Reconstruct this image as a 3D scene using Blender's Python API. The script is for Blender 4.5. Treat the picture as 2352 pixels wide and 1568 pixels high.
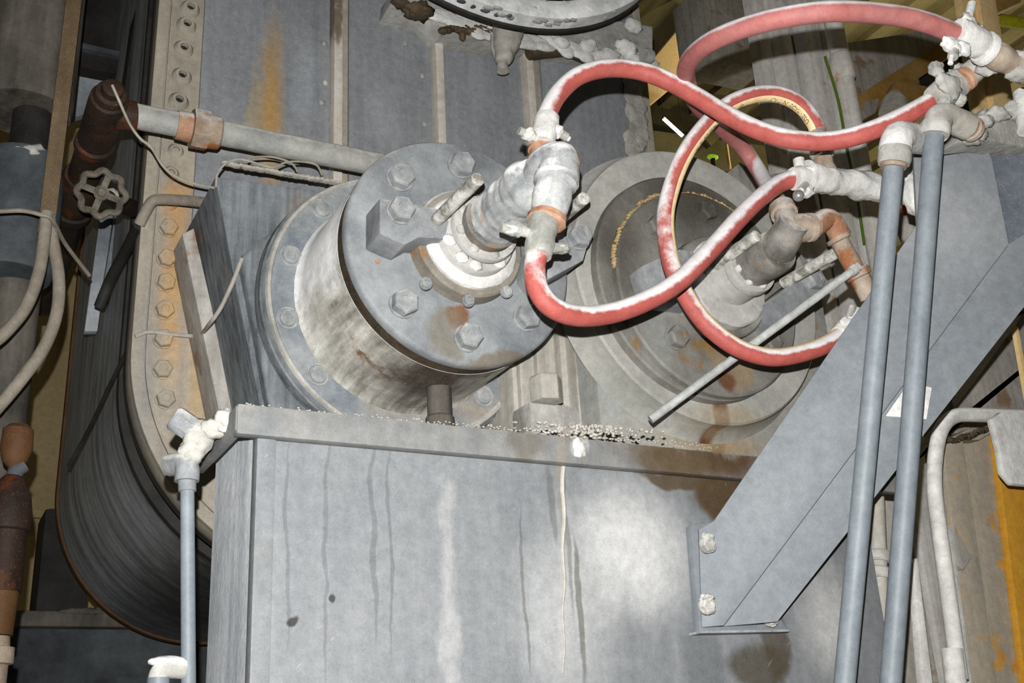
import bpy, bmesh, math, random
from mathutils import Vector, Matrix, Quaternion, noise
random.seed(7)
PI = math.pi
SC = bpy.context.scene
COL = SC.collection
for o in list(bpy.data.objects): bpy.data.objects.remove(o)

# ------------------------------------------------------------------ camera
F_PX, CX, CY, IW, IH = 2538.3, 1176.0, 784.0, 2352.0, 1568.0
YAW, PITCH, ROLL = math.radians(29.05), math.radians(21.25), math.radians(-3.205)
CAM = Vector((0, 0, 1.5))
FW = Vector((math.sin(YAW)*math.cos(PITCH), math.cos(YAW)*math.cos(PITCH), math.sin(PITCH)))
_r = Vector((math.cos(YAW), -math.sin(YAW), 0)); _u = _r.cross(FW)
RT = _r*math.cos(ROLL) + _u*math.sin(ROLL)
UP = -_r*math.sin(ROLL) + _u*math.cos(ROLL)
cd = bpy.data.cameras.new('camera'); cam = bpy.data.objects.new('camera', cd); COL.objects.link(cam)
cd.sensor_fit = 'HORIZONTAL'; cd.sensor_width = 36.0; cd.lens = 36.0*F_PX/IW
cd.clip_start = 0.05; cd.clip_end = 100
m = Matrix((RT, UP, -FW)).transposed().to_4x4(); m.translation = CAM
cam.matrix_world = m
SC.camera = cam

# ------------------------------------------------------------------ world, flash, hall lamps, added wall light, exposure
SC.view_settings.view_transform = 'Standard'; SC.view_settings.look = 'None'
SC.view_settings.gamma = 1.0; SC.view_settings.use_curve_mapping = False
SC.view_settings.exposure = 0.0
W = bpy.data.worlds.new('hall'); SC.world = W; W.use_nodes = True
W.node_tree.nodes['Background'].inputs[0].default_value = (1.0, 0.93, 0.74, 1)
W.node_tree.nodes['Background'].inputs[1].default_value = 0.035
fl = bpy.data.lights.new('camera_flash', 'SPOT'); flo = bpy.data.objects.new('camera_flash', fl); COL.objects.link(flo)
fl.energy = 320; fl.shadow_soft_size = 0.006; fl.spot_size = math.radians(125); fl.spot_blend = 1.0
fl.color = (1.0, 0.99, 0.965)
flo.location = CAM + UP*0.078 - RT*0.012 + FW*0.0
_aim = (FW + RT*(1480-CX)/F_PX - UP*(520-CY)/F_PX).normalized()
flo.rotation_euler = _aim.to_track_quat('-Z', 'Y').to_euler()
for i, (lx, ly, lz, e) in enumerate([(8.6, 4.6, 4.6, 230), (5.0, 3.6, 5.4, 70), (7.2, 8.0, 4.4, 110), (-.7, 4.3, 1.0, 7)]):  # unseen lamps; the low last one is added to light the left wall
    ld = bpy.data.lights.new('hall_and_fill_lamp', 'POINT'); ld.energy = e; ld.shadow_soft_size = .25; ld.color = (1.0, 0.88, 0.56)
    lo = bpy.data.objects.new('hall_and_fill_lamp', ld); COL.objects.link(lo); lo.location = (lx, ly, lz)

# ------------------------------------------------------------------ pixel -> point on a plane of the place (depth Y)
def V(px, py, Y):
    d = FW + RT*((px-CX)/F_PX) - UP*((py-CY)/F_PX)
    return CAM + d*(Y/d.y)

# ------------------------------------------------------------------ materials
def LIN(c):
    return tuple(((v/255.0)/12.92 if v/255.0 <= 0.04045 else ((v/255.0+0.055)/1.055)**2.4) for v in c) + (1.0,)

lin = LIN
class NT:
    def __init__(s, name):
        s.m = bpy.data.materials.new(name); s.m.use_nodes = True
        s.t = s.m.node_tree; s.b = s.t.nodes['Principled BSDF']
        g = s.t.nodes.new('ShaderNodeNewGeometry'); s.pos = g.outputs['Position']; s.nrm = g.outputs['Normal']
    def link(s, a, b): s.t.links.new(a, b)
    def put(s, sock, v):
        if hasattr(v, 'is_linked') or hasattr(v, 'links'): s.link(v, sock)
        else: sock.default_value = v
    def math(s, op, a, b=0.0, clamp=False):
        n = s.t.nodes.new('ShaderNodeMath'); n.operation = op; n.use_clamp = clamp
        s.put(n.inputs[0], a); s.put(n.inputs[1], b); return n.outputs[0]
    def vmath(s, op, a, b=None):
        n = s.t.nodes.new('ShaderNodeVectorMath'); n.operation = op
        s.put(n.inputs[0], a)
        if b is not None: s.put(n.inputs[1], b)
        return n
    def noise(s, scale, detail=4, rough=0.6, stretch=None, off=0.0):
        n = s.t.nodes.new('ShaderNodeTexNoise'); n.inputs['Scale'].default_value = scale
        n.inputs['Detail'].default_value = detail; n.inputs['Roughness'].default_value = rough
        v = s.vmath('ADD', s.pos, (off, off*0.7, off*1.3)).outputs[0]
        if stretch: v = s.vmath('MULTIPLY', v, stretch).outputs[0]
        s.link(v, n.inputs['Vector']); return n.outputs['Fac']
    def ss(s, v, lo, hi, a=0.0, b=1.0):
        n = s.t.nodes.new('ShaderNodeMapRange'); n.interpolation_type = 'SMOOTHSTEP'
        s.put(n.inputs['Value'], v)
        n.inputs['From Min'].default_value = lo; n.inputs['From Max'].default_value = hi
        n.inputs['To Min'].default_value = a; n.inputs['To Max'].default_value = b
        return n.outputs['Result']
    def mix(s, f, a, b):
        n = s.t.nodes.new('ShaderNodeMix'); n.data_type = 'RGBA'
        s.put(n.inputs[0], f); s.put(n.inputs[6], a); s.put(n.inputs[7], b); return n.outputs[2]
    def nz(s):
        n = s.t.nodes.new('ShaderNodeSeparateXYZ'); s.link(s.nrm, n.inputs[0]); return n.outputs[2]

# albedo level of each material (scales its own colours)
GAIN = {'grey_plate_crust': 1.3, 'dusty_slat': 1.2, 'dusty_wheel_rim': 2.6, 'golden_channel_paint': 1.15, 'rotary_joint_steel': 1.3, 'grimy_face': 0.85, 'bearing_barrel_steel': 1.75, 'tank_steel': 0.37, 'tank_side_steel': 1.8, 'tank_rim_steel': 0.38, 'blue_grey_sheet': 1.25, 'end_plate_steel': 0.85, 'dusty_rib': 1.1,
        'roll_casing_steel': 2.4, 'galvanised_pipe': 0.42, 'brace_steel': 0.47, 'far_column': 3.0, 'light_bracket': 0.85, 'housing_steel': 0.78, 'white_dust_crust': 0.85, 'grey_dust_crust': 0.7,
        'bearing_cap_steel': 0.64, 'flange_steel': 0.72, 'dusty_column': 1.3, 'dark_blue_steel': 1.2, 'tan_painted_beam': 1.5, 'dirty_orange_pipe': 0.3,
        'dark_rusty_pipe': 0.42, 'olive_roof_steel': 1.0, 'bracket_steel': .85, 'bolt_steel': .9, 'red_hose_rubber': 0.76, 'dusty_pink_hose_rubber': 0.64, 'pier_dust': .85}
def dusty(name, base, alt, dust, top=0.7, amt=0.0, dn=1.2, scale=7, streak=None, samt=0.45, contrast=2.2,
          rough=0.7, metal=0.0, rust=None, ramt=0.0, rscale=9, speck=0.35, stain_tones=(), bump=0.25, bscale=90, spec=0.3, off=0.0, scratch=0, mottle=.34):
    g_ = GAIN.get(name, 1.0)
    def lin(c, k=g_): return tuple(min(.9, v*k) for v in LIN(c)[:3]) + (1.0,)
    n = NT(name)
    A = n.noise(scale, 6, 0.62, off=off+3.1)
    if streak:
        B = n.noise(1.0, 5, 0.6, stretch=streak, off=off+1.7)
        A = n.math('ADD', n.math('MULTIPLY', A, 1-samt), n.math('MULTIPLY', B, samt))
    f = n.math('ADD', n.math('MULTIPLY', n.math('SUBTRACT', A, 0.5), contrast*1.6), 0.5, True)
    c = n.mix(f, lin(base), lin(alt))
    if rust:
        R = n.noise(rscale, 6, 0.65, off=off+9.3)
        c = n.mix(n.ss(R, 0.66-ramt*0.5, 0.74-ramt*0.35), c, lin(rust))
    if stain_tones:
        wn = n.t.nodes.new('ShaderNodeTexNoise'); wn.inputs['Scale'].default_value = 9; wn.inputs['Detail'].default_value = 5; n.link(n.pos, wn.inputs['Vector'])
        wv = n.vmath('MULTIPLY', n.vmath('SUBTRACT', wn.outputs['Color'], (.5, .5, .5)).outputs[0], (.035, .0, .10)).outputs[0]
        wpos = n.vmath('ADD', n.pos, wv).outputs[0]
        q = n.noise(14, 5, 0.65, stretch=(1, 1, 0.45), off=off+.7)
    for (p, rad, colr, st, nzz) in stain_tones:
        d = n.vmath('SUBTRACT', wpos, tuple(p)).outputs[0]
        d = n.vmath('DIVIDE', d, tuple(rad)).outputs[0]
        L = n.vmath('LENGTH', d).outputs['Value']
        e = n.math('ADD', n.math('SUBTRACT', 1.0, L), n.math('MULTIPLY', n.math('SUBTRACT', q, 0.5), nzz))
        c = n.mix(n.math('MULTIPLY', n.ss(e, 0.0, 0.45 if rad[0]*rad[2] < .006 else .85), st), c, lin(colr))
    if dust is not None:
        D = n.noise(scale*2.3, 6, 0.7, off=off+5.5)
        d = n.math('ADD', n.math('MULTIPLY', n.nz(), top), n.math('MULTIPLY', n.math('SUBTRACT', D, 0.5), dn))
        d = n.ss(n.math('ADD', d, amt), 0.05, 0.6)
        c = n.mix(d, c, lin(dust))
    if scratch:
        sp = n.t.nodes.new('ShaderNodeSeparateXYZ'); n.link(n.pos, sp.inputs[0])
        cb = n.t.nodes.new('ShaderNodeCombineXYZ')
        n.link(n.math('MULTIPLY', n.math('SUBTRACT', sp.outputs[2], sp.outputs[0]), 24.0), cb.inputs[0]); n.link(n.math('MULTIPLY', n.math('ADD', sp.outputs[2], n.math('MULTIPLY', sp.outputs[0], 1.6)), 0.0), cb.inputs[1])
        n.link(n.math('MULTIPLY', n.math('ADD', sp.outputs[2], n.math('MULTIPLY', sp.outputs[0], -1.0)), 120.0), cb.inputs[1]); n.link(n.math('MULTIPLY', n.math('ADD', sp.outputs[2], sp.outputs[0]), 26.0), cb.inputs[0])
        sn = n.t.nodes.new('ShaderNodeTexNoise'); sn.inputs['Scale'].default_value = 1.0; sn.inputs['Detail'].default_value = 2; n.link(cb.outputs[0], sn.inputs['Vector'])
        c = n.mix(n.ss(sn.outputs['Fac'], .70, .78, 0, scratch), c, lin((236, 236, 234)))
    if speck:
        S = n.noise(330, 3, 0.6, off=off)
        c = n.mix(n.ss(S, 0.58, 0.78, 0, speck*.8), c, lin((225, 224, 220)))
        S2 = n.noise(210, 3, 0.6, off=off+4)
        c = n.mix(n.ss(S2, 0.6, 0.75, 0, speck*0.7), c, lin((70, 66, 60)))
    if mottle:
        a = n.noise(48, 8, .72, off=off+2.2); b_ = n.noise(620, 2, .5, off=off+6.1)
        k = n.math('ADD', n.math('MULTIPLY', n.math('SUBTRACT', a, .5), mottle*2.6), n.math('MULTIPLY', n.math('SUBTRACT', b_, .5), mottle*1.3))
        k = n.math('ADD', k, 1.0); sc_ = n.t.nodes.new('ShaderNodeVectorMath'); sc_.operation = 'SCALE'; n.link(c, sc_.inputs[0]); n.link(k, sc_.inputs['Scale']); c = sc_.outputs[0]
    n.link(c, n.b.inputs['Base Color'])
    n.b.inputs['Roughness'].default_value = rough; n.b.inputs['Metallic'].default_value = metal
    n.b.inputs['Specular IOR Level'].default_value = spec
    if bump:
        bn = n.t.nodes.new('ShaderNodeBump'); bn.inputs['Strength'].default_value = bump; bn.inputs['Distance'].default_value = 0.004
        n.link(n.noise(bscale, 5, 0.65), bn.inputs['Height']); n.link(bn.outputs[0], n.b.inputs['Normal'])
    return n.m

def plain(name, c, rough=0.6, metal=0.0, emit=None, es=0.0):
    n = NT(name); n.b.inputs['Base Color'].default_value = lin(c)
    n.b.inputs['Roughness'].default_value = rough; n.b.inputs['Metallic'].default_value = metal
    if emit: n.b.inputs['Emission Color'].default_value = lin(emit); n.b.inputs['Emission Strength'].default_value = es
    return n.m

WHT = (226, 225, 222); DUST = (205, 203, 198)
M = {}
def stain_tone(px, py, Y, rx, rz, c, st=0.8, nz=0.8, ry=0.3):
    return (V(px, py, Y), (rx, ry, rz), c, st, nz)
M['tank'] = dusty('tank_steel', (164, 170, 176), (198, 201, 204), (208, 207, 204), top=0.5, amt=-0.02, dn=1.1, scale=3.2, streak=(26, 26, 1.6), samt=0.55,
    contrast=1.6, rough=0.55, speck=0.4, bump=0.12, scratch=.6, stain_tones=[
    stain_tone(1450, 1260, 1.5, .17, .16, (284, 284, 282), .9, .5), stain_tone(1300, 1400, 1.5, .13, .2, (252, 254, 254), .7, .6),
    stain_tone(1660, 1140, 1.5, .085, .065, (112, 88, 58), .95, .5), stain_tone(1560, 1090, 1.5, .12, .022, (120, 100, 72), .9, .7),
    stain_tone(1740, 1520, 1.5, .075, .055, (116, 108, 92), .85, .7), stain_tone(1775, 1450, 1.5, .035, .1, (110, 98, 76), .75, .8),
    stain_tone(1900, 1420, 1.5, .09, .15, (276, 275, 272), .8, .7), stain_tone(1620, 1520, 1.5, .05, .1, (150, 156, 160), .7, .5),
    stain_tone(1300, 1200, 1.5, .006, .18, (120, 120, 112), .5, .9), stain_tone(1268, 1160, 1.5, .008, .09, (128, 128, 122), .5, .9),
    stain_tone(1330, 1400, 1.5, .007, .14, (140, 138, 130), .75, .4), stain_tone(1205, 1330, 1.5, .0035, .16, (120, 120, 116), .5, .9),
    stain_tone(1288, 1130, 1.5, .006, .12, (190, 184, 172), .8, .3), stain_tone(1030, 1350, 1.5, .018, .34, (262, 262, 260), .4, 3.0),
    stain_tone(860, 1220, 1.5, .005, .2, (128, 132, 136), .5, .9), stain_tone(750, 1250, 1.5, .004, .25, (132, 136, 140), .5, .9),
    stain_tone(895, 1240, 1.5, .0035, .2, (130, 134, 138), .5, .9), stain_tone(660, 1250, 1.5, .004, .2, (132, 136, 140), .5, .9),
    stain_tone(665, 1438, 1.5, .012, .011, (62, 60, 58), .95, 1.2), stain_tone(765, 1380, 1.5, .007, .012, (70, 68, 66), .9, 1.2),
    stain_tone(925, 1100, 1.5, .3, .02, (146, 152, 158), .0, .6), stain_tone(1240, 1075, 1.5, .4, .02, (140, 142, 142), .0, .6),
    stain_tone(1590, 1260, 1.5, .014, .035, (104, 96, 80), .8, .6)])
M['tank_side'] = dusty('tank_side_steel', (124, 130, 136), (178, 181, 184), (200, 198, 195), top=0.6, amt=-0.08, scale=5, streak=(30, 30, 1.6), samt=0.6, contrast=2.0, rough=0.6, off=2.0)
M['rim'] = dusty('tank_rim_steel', (158, 162, 164), (192, 190, 186), (214, 210, 202), top=0.9, amt=-0.05, scale=11, streak=(30, 30, 5), samt=.35, contrast=2.2, stain_tones=[
    stain_tone(1560, 1045, 1.48, .2, .07, (122, 98, 62), .9, .7), stain_tone(1690, 1060, 1.48, .1, .07, (110, 78, 44), .9, .5), stain_tone(1200, 1005, 1.48, .05, .05, (140, 132, 116), .6, .9), stain_tone(1290, 1030, 1.48, .011, .05, (192, 184, 172), .9, .3), stain_tone(1330, 1032, 1.48, .02, .018, (232, 230, 226), .9, .5)])
M['cap'] = dusty('bearing_cap_steel', (128, 134, 140), (176, 180, 182), (214, 213, 210), top=0.95, amt=-0.12, dn=1.1, scale=7, contrast=2.0, rough=0.6, stain_tones=[
    stain_tone(1055, 735, 1.7, .032, .028, (136, 82, 34), .85, .9), stain_tone(1030, 770, 1.7, .05, .06, (132, 122, 104), .7, .7), stain_tone(1150, 830, 1.7, .1, .02, (120, 98, 66), .6, .9),
    stain_tone(930, 620, 1.7, .05, .08, (168, 172, 174), .5, .6)])
M['barrel'] = dusty('bearing_barrel_steel', (96, 92, 84), (170, 168, 162), (206, 204, 200), top=1.1, amt=0.5, dn=1.3, scale=5, streak=(60, 6, 20), samt=0.55, contrast=2.6, rough=0.6, rust=(92, 68, 42), ramt=.2, stain_tones=[
    stain_tone(985, 880, 1.8, .2, .10, (40, 32, 24), .95, .5)])
M['groove'] = dusty('oily_groove', (46, 38, 28), (84, 70, 52), (190, 188, 182), top=0.8, amt=-0.4, scale=9, rust=(104, 74, 40), ramt=.12)
M['boss'] = dusty('oily_boss', (104, 98, 88), (140, 134, 124), (204, 202, 198), top=1.0, amt=-.02, scale=12, contrast=2.0, rust=(128, 88, 46), ramt=.12)
M['flange'] = dusty('flange_steel', (120, 128, 136), (168, 172, 174), (210, 208, 204), top=0.8, amt=-0.05, dn=1.2, scale=8, contrast=2.2, stain_tones=[
    stain_tone(1100, 940, 1.98, .12, .05, (170, 158, 142), .7, .8), stain_tone(900, 940, 1.98, .1, .04, (160, 154, 144), .6, .9)])
M['block'] = dusty('housing_steel', (82, 88, 94), (140, 146, 150), (196, 192, 184), top=0.9, amt=-0.2, dn=0.9, scale=6, streak=(60, 60, 3), samt=.55, contrast=2.8, rust=(150, 112, 70), ramt=.05, stain_tones=[
    stain_tone(700, 540, 2.08, .07, .1, (160, 128, 92), .6, 1.0)])
M['bolt'] = dusty('bolt_steel', (120, 124, 126), (160, 162, 162), (214, 212, 208), top=1.0, amt=-0.1, scale=30, contrast=2.0, speck=.2)
M['bracket'] = dusty('bracket_steel', (116, 120, 124), (158, 160, 162), (214, 213, 210), top=1.0, amt=-0.02, scale=12, contrast=2.0)
M['dust_white'] = dusty('white_dust_crust', (196, 194, 190), (226, 225, 222), (232, 231, 229), top=.8, amt=.1, scale=14, bump=.6, bscale=70, speck=.15, rough=.9)
M['dust_grey'] = dusty('grey_dust_crust', (160, 158, 152), (206, 204, 198), (226, 225, 222), top=.9, amt=.0, scale=12, bump=.7, bscale=60, speck=.25, rough=.9)
M['union'] = dusty('rotary_joint_steel', (104, 108, 110), (168, 168, 166), (222, 221, 218), top=1.1, amt=.06, dn=1.5, scale=10, streak=(30, 8, 30), samt=.5, contrast=2.6, rust=(150, 110, 72), ramt=.12)
M['union_dark'] = dusty('grimy_joint_steel', (82, 80, 76), (140, 136, 130), (206, 202, 196), top=1.1, amt=-.08, dn=1.2, scale=12, contrast=2.4, rust=(140, 104, 66), ramt=.2)
M['rust'] = dusty('rusty_pipe', (136, 92, 64), (164, 130, 104), (210, 204, 196), top=1.0, amt=.05, dn=1.2, scale=22, contrast=2.2)
M['rust_dim'] = dusty('weathered_pipe', (128, 108, 90), (166, 152, 138), (208, 204, 198), top=1.0, amt=-.08, dn=1.2, scale=18, contrast=2.2, rust=(140, 88, 52), ramt=.2)
M['orange'] = dusty('orange_rust', (148, 98, 70), (176, 142, 118), (214, 196, 176), top=.9, amt=-.25, scale=30)
M['galv'] = dusty('galvanised_pipe', (150, 162, 172), (180, 190, 198), (206, 208, 210), top=.7, amt=-.2, scale=8, streak=(40, 40, 2), samt=.5, contrast=1.6, rough=.55, metal=.0, spec=.45, speck=.12, bump=.06)
M['brace'] = dusty('brace_steel', (148, 156, 164), (176, 182, 188), (204, 205, 206), top=.7, amt=-.08, scale=4, streak=(9, 9, 7), samt=.3, contrast=1.3, rough=.6, speck=.2, bump=.1, stain_tones=[stain_tone(2200, 480, 1.2, .22, .2, (196, 199, 202), .7, .7)])  # patch lightens the upper plate: some dust, and brightness painted into the colour
M['brace_dark'] = dusty('blue_steel', (64, 72, 84), (112, 116, 122), (180, 182, 184), top=.8, amt=-.2, scale=5, rough=.5)
M['hose'] = dusty('red_hose_rubber', (176, 80, 72), (186, 100, 92), (246, 243, 244), top=1.4, amt=.22, dn=1.1, scale=16, streak=(55, 55, 20), samt=.4, contrast=1.2, rough=.6, speck=.25, bump=.08)
M['hose_pink'] = dusty('dusty_pink_hose_rubber', (192, 110, 106), (202, 136, 132), (256, 250, 252), top=1.3, amt=.1, dn=.9, scale=9, contrast=1.6, rough=.6, speck=.2, bump=.08)
M['cream'] = dusty('cream_print_stripe', (226, 196, 148), (234, 210, 166), None, scale=30, speck=.12, bump=0)
M['ink'] = plain('black_ink', (46, 40, 36), .6)
M['plate'] = dusty('end_plate_steel', (152, 146, 134), (182, 172, 156), (204, 198, 188), top=.6, amt=-.08, dn=1.1, scale=6, streak=(45, 45, 3), samt=.5, contrast=2.0, stain_tones=[
    stain_tone(410, 640, 2.35, .075, .36, (192, 154, 102), .8, 1.2), stain_tone(440, 470, 2.35, .11, .08, (190, 148, 100), .8, .9), stain_tone(455, 850, 2.35, .03, .28, (190, 160, 116), .7, 1.2),
    stain_tone(430, 640, 2.35, .02, .35, (140, 148, 156), .5, 1.4), stain_tone(330, 900, 2.35, .04, .4, (150, 148, 146), .6, .9)])
M['panel'] = dusty('blue_grey_sheet', (102, 105, 109), (128, 130, 133), (170, 172, 172), top=.6, amt=-.2, dn=.9, scale=4, streak=(34, 34, 2.0), samt=.5, contrast=1.8, speck=.4, rough=.55, stain_tones=[
    stain_tone(622, 260, 2.34, .046, .36, (150, 118, 68), .9, .5), stain_tone(585, 260, 2.34, .025, .16, (140, 124, 92), .6, .9), stain_tone(700, 180, 2.34, .05, .2, (140, 146, 152), .5, .9),
    stain_tone(880, 260, 2.34, .06, .2, (138, 142, 146), .6, 1.0), stain_tone(1100, 200, 2.34, .06, .15, (132, 136, 142), .5, .9), stain_tone(600, 330, 2.34, .3, .06, (160, 156, 148), .6, .7)])
M['rib'] = dusty('dusty_rib', (176, 168, 156), (198, 192, 184), (206, 204, 200), top=.5, amt=.0, scale=10, speck=.2, streak=(50, 50, 4), stain_tones=[stain_tone(772, 40, 2.32, .02, .13, (84, 70, 50), .85, .8)])
M['shell'] = dusty('roll_casing_steel', (62, 66, 70), (112, 116, 120), (128, 130, 130), top=.5, amt=-.25, dn=.8, scale=4, streak=(1.5, 24, 1.5), samt=.6, contrast=2.6, rough=.55, stain_tones=[(Vector((.75, 3.0, 1.98)), (.5, 1.5, .17), (16, 14, 12), .9, .5)])  # last patch turns the casing darker towards its bottom
M['dark'] = dusty('grime_and_shade_black', (26, 25, 24), (48, 46, 43), (96, 94, 90), top=.6, amt=-.45, scale=9, rough=.7, speck=.08)  # also colours the gap behind the plate, where shade is painted in
M['dark_blue'] = dusty('dark_blue_steel', (44, 48, 52), (74, 80, 84), (130, 130, 128), top=.6, amt=-.35, scale=7, rough=.7, speck=.08)
M['dark_duct'] = dusty('sooty_duct', (44, 42, 38), (104, 98, 90), (130, 126, 118), top=.4, amt=-.2, scale=5, streak=(20, 20, 2.5), samt=.5, contrast=2.6, speck=.08)
M['dark_rust'] = dusty('dark_rusty_pipe', (44, 30, 22), (78, 54, 38), (120, 108, 96), top=.6, amt=-.45, scale=12, rust=(120, 62, 26), ramt=.25)
M['brown_bar'] = dusty('brown_flat_bar', (86, 70, 50), (112, 94, 70), (130, 120, 104), top=.4, amt=-.3, scale=10, streak=(40, 40, 2), samt=.5)
M['cable'] = dusty('dusty_grey_cable', (118, 110, 98), (142, 134, 122), (172, 168, 160), top=.8, amt=-.2, scale=14)
M['wire'] = dusty('wire_grey', (128, 124, 112), (160, 156, 144), (180, 178, 170), top=.8, amt=-.2, scale=20, speck=0, bump=0)
M['beige'] = dusty('beige_wall_sheet', (150, 132, 96), (172, 154, 116), (170, 164, 150), top=.3, amt=-.3, scale=3, rough=.8, contrast=1.2, speck=.1)
M['corten'] = dusty('dirty_orange_pipe', (134, 84, 46), (160, 118, 72), (170, 160, 140), top=.6, amt=-.3, scale=9)
M['column'] = dusty('dusty_column', (124, 120, 114), (160, 156, 150), (176, 172, 166), top=.4, amt=-.15, scale=7, streak=(40, 40, 2), samt=.6, contrast=2.4, rust=(124, 102, 82), ramt=.2, speck=.3)
M['far_column'] = dusty('far_column', (124, 120, 114), (160, 156, 150), (176, 172, 166), top=.4, amt=-.15, scale=5, streak=(30, 30, 1.2), samt=.6, contrast=2.0, rust=(124, 102, 82), ramt=.12, speck=.2)
M['lbracket'] = dusty('light_bracket', (168, 166, 162), (196, 194, 190), (216, 215, 212), top=.9, amt=.05, scale=14, contrast=1.8)
M['slat'] = dusty('dusty_slat', (168, 166, 162), (196, 194, 190), (216, 215, 212), top=.9, amt=.05, scale=14, contrast=1.8)
M['crust'] = dusty('grey_plate_crust', (120, 118, 112), (160, 158, 152), (176, 174, 170), top=.5, amt=-.05, scale=16, bump=.6, bscale=60, speck=.25, rough=.9)
M['tan'] = dusty('tan_painted_beam', (190, 160, 112), (206, 178, 130), (214, 200, 170), top=.4, amt=-.3, scale=6, speck=.2, contrast=1.2)
M['ochre'] = dusty('ochre_beam', (150, 112, 48), (172, 140, 84), (172, 164, 146), top=.6, amt=-.15, scale=8, speck=.25)
M['olive'] = dusty('olive_roof_steel', (84, 80, 52), (112, 104, 72), None, scale=3, speck=.2, contrast=1.6, rough=.8)
M['olive_dark'] = dusty('dark_roof_steel', (46, 42, 28), (66, 62, 40), None, scale=3, speck=.2, contrast=1.6, rough=.8)
M['yellow'] = dusty('yellow_paint', (196, 196, 24), (176, 168, 30), (120, 120, 40), top=.2, amt=-.3, scale=30, speck=.3)
M['gold'] = dusty('golden_channel_paint', (172, 122, 26), (186, 138, 48), (176, 170, 158), top=.4, amt=-.3, scale=6, streak=(30, 30, 2), samt=.5, speck=.25, contrast=1.8)
M['gold_dusty'] = dusty('dusty_golden_steel', (148, 142, 132), (170, 158, 138), (190, 186, 180), top=.5, amt=-.1, scale=7, streak=(45, 45, 1.6), samt=.6, rust=(190, 140, 60), ramt=.18, contrast=2.0)
M['roofdeck'] = dusty('roof_deck', (96, 88, 60), (116, 106, 76), None, scale=2, speck=.1, rough=.9, bump=0)
M['floor'] = dusty('dusty_concrete_floor', (130, 126, 118), (160, 156, 148), None, scale=3, speck=.2)
M['red'] = plain('red_paint', (190, 30, 34), .5)
M['green'] = plain('lime_plastic', (176, 230, 60), .4, 0, (190, 240, 60), .35)
M['gwire'] = plain('green_wire', (96, 122, 40), .5)
M['tube_lit'] = plain('lit_fluorescent_tube', (255, 255, 255), .3, 0, (255, 250, 245), 6.0)
M['chrome'] = plain('bright_zinc', (206, 208, 206), .22, .8)
M['silver'] = dusty('silver_band', (176, 178, 170), (206, 206, 200), (222, 221, 218), top=.9, amt=-.1, scale=40, rough=.35, metal=.5, bump=.5, bscale=60)
M['stud'] = dusty('dusty_stud', (120, 118, 108), (206, 204, 198), (212, 210, 206), top=1.2, amt=-.15, dn=1.2, scale=40, contrast=3.0)
M['rod'] = dusty('grey_rod', (148, 150, 148), (176, 178, 176), (196, 196, 194), top=.8, amt=-.3, scale=30)

M['pier'] = dusty('pier_dust', (158, 152, 142), (186, 182, 174), (212, 210, 206), top=.7, amt=-.05, scale=9, streak=(40, 40, 2), samt=.6, contrast=2.2, rust=(146, 122, 96), ramt=.05)
M['grime'] = dusty('grimy_face', (108, 106, 100), (138, 136, 130), (170, 166, 158), top=.9, amt=-.4, dn=1.1, scale=8, contrast=2.2, rust=(140, 104, 52), ramt=.1, stain_tones=[stain_tone(1600, 460, 1.69, .27, .16, (70, 66, 59), .92, .5), stain_tone(1420, 560, 1.69, .07, .2, (76, 72, 65), .8, .6), 
    stain_tone(1675, 850, 1.69, .07, .06, (150, 128, 98), .7, .9), stain_tone(1660, 880, 1.69, .03, .03, (96, 56, 26), .85, .7), stain_tone(1500, 760, 1.69, .06, .1, (150, 152, 150), .7, .7), stain_tone(1700, 720, 1.69, .12, .08, (176, 172, 166), .6, .8)])
M['cap2'] = dusty('streaked_ring', (140, 140, 134), (168, 166, 160), (206, 204, 200), top=.9, amt=-.12, dn=1.0, scale=6, contrast=1.6, rust=(150, 120, 70), ramt=.0, stain_tones=[
    stain_tone(1658, 935, 1.72, .024, .12, (96, 52, 22), .97, .6), stain_tone(1680, 950, 1.72, .16, .04, (150, 136, 112), .7, .7)])
M['h2block'] = dusty('right_housing_steel', (128, 128, 122), (162, 160, 154), (200, 198, 193), top=.9, amt=-.05, dn=1.1, scale=6, contrast=1.8, rust=(140, 118, 84), ramt=.05, stain_tones=[
    stain_tone(1645, 1000, 1.79, .022, .12, (92, 50, 20), .97, .5), stain_tone(1640, 1010, 1.79, .2, .05, (140, 120, 88), .8, .7), stain_tone(1400, 850, 1.79, .06, .16, (150, 156, 160), .6, .8)])
M['yel_dust'] = dusty('ochre_dust_ridge', (148, 124, 82), (176, 154, 110), (190, 176, 148), top=.6, amt=-.1, scale=40, speck=.2, bump=.5)
M['wheel_rim'] = dusty('dusty_wheel_rim', (120, 122, 120), (168, 168, 164), (186, 185, 182), top=.5, amt=.0, scale=9, contrast=2.0, dn=1.4)
M['wheel'] = dusty('grimy_handwheel', (64, 58, 50), (104, 98, 88), (132, 128, 120), top=.6, amt=-.3, scale=30)

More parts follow.
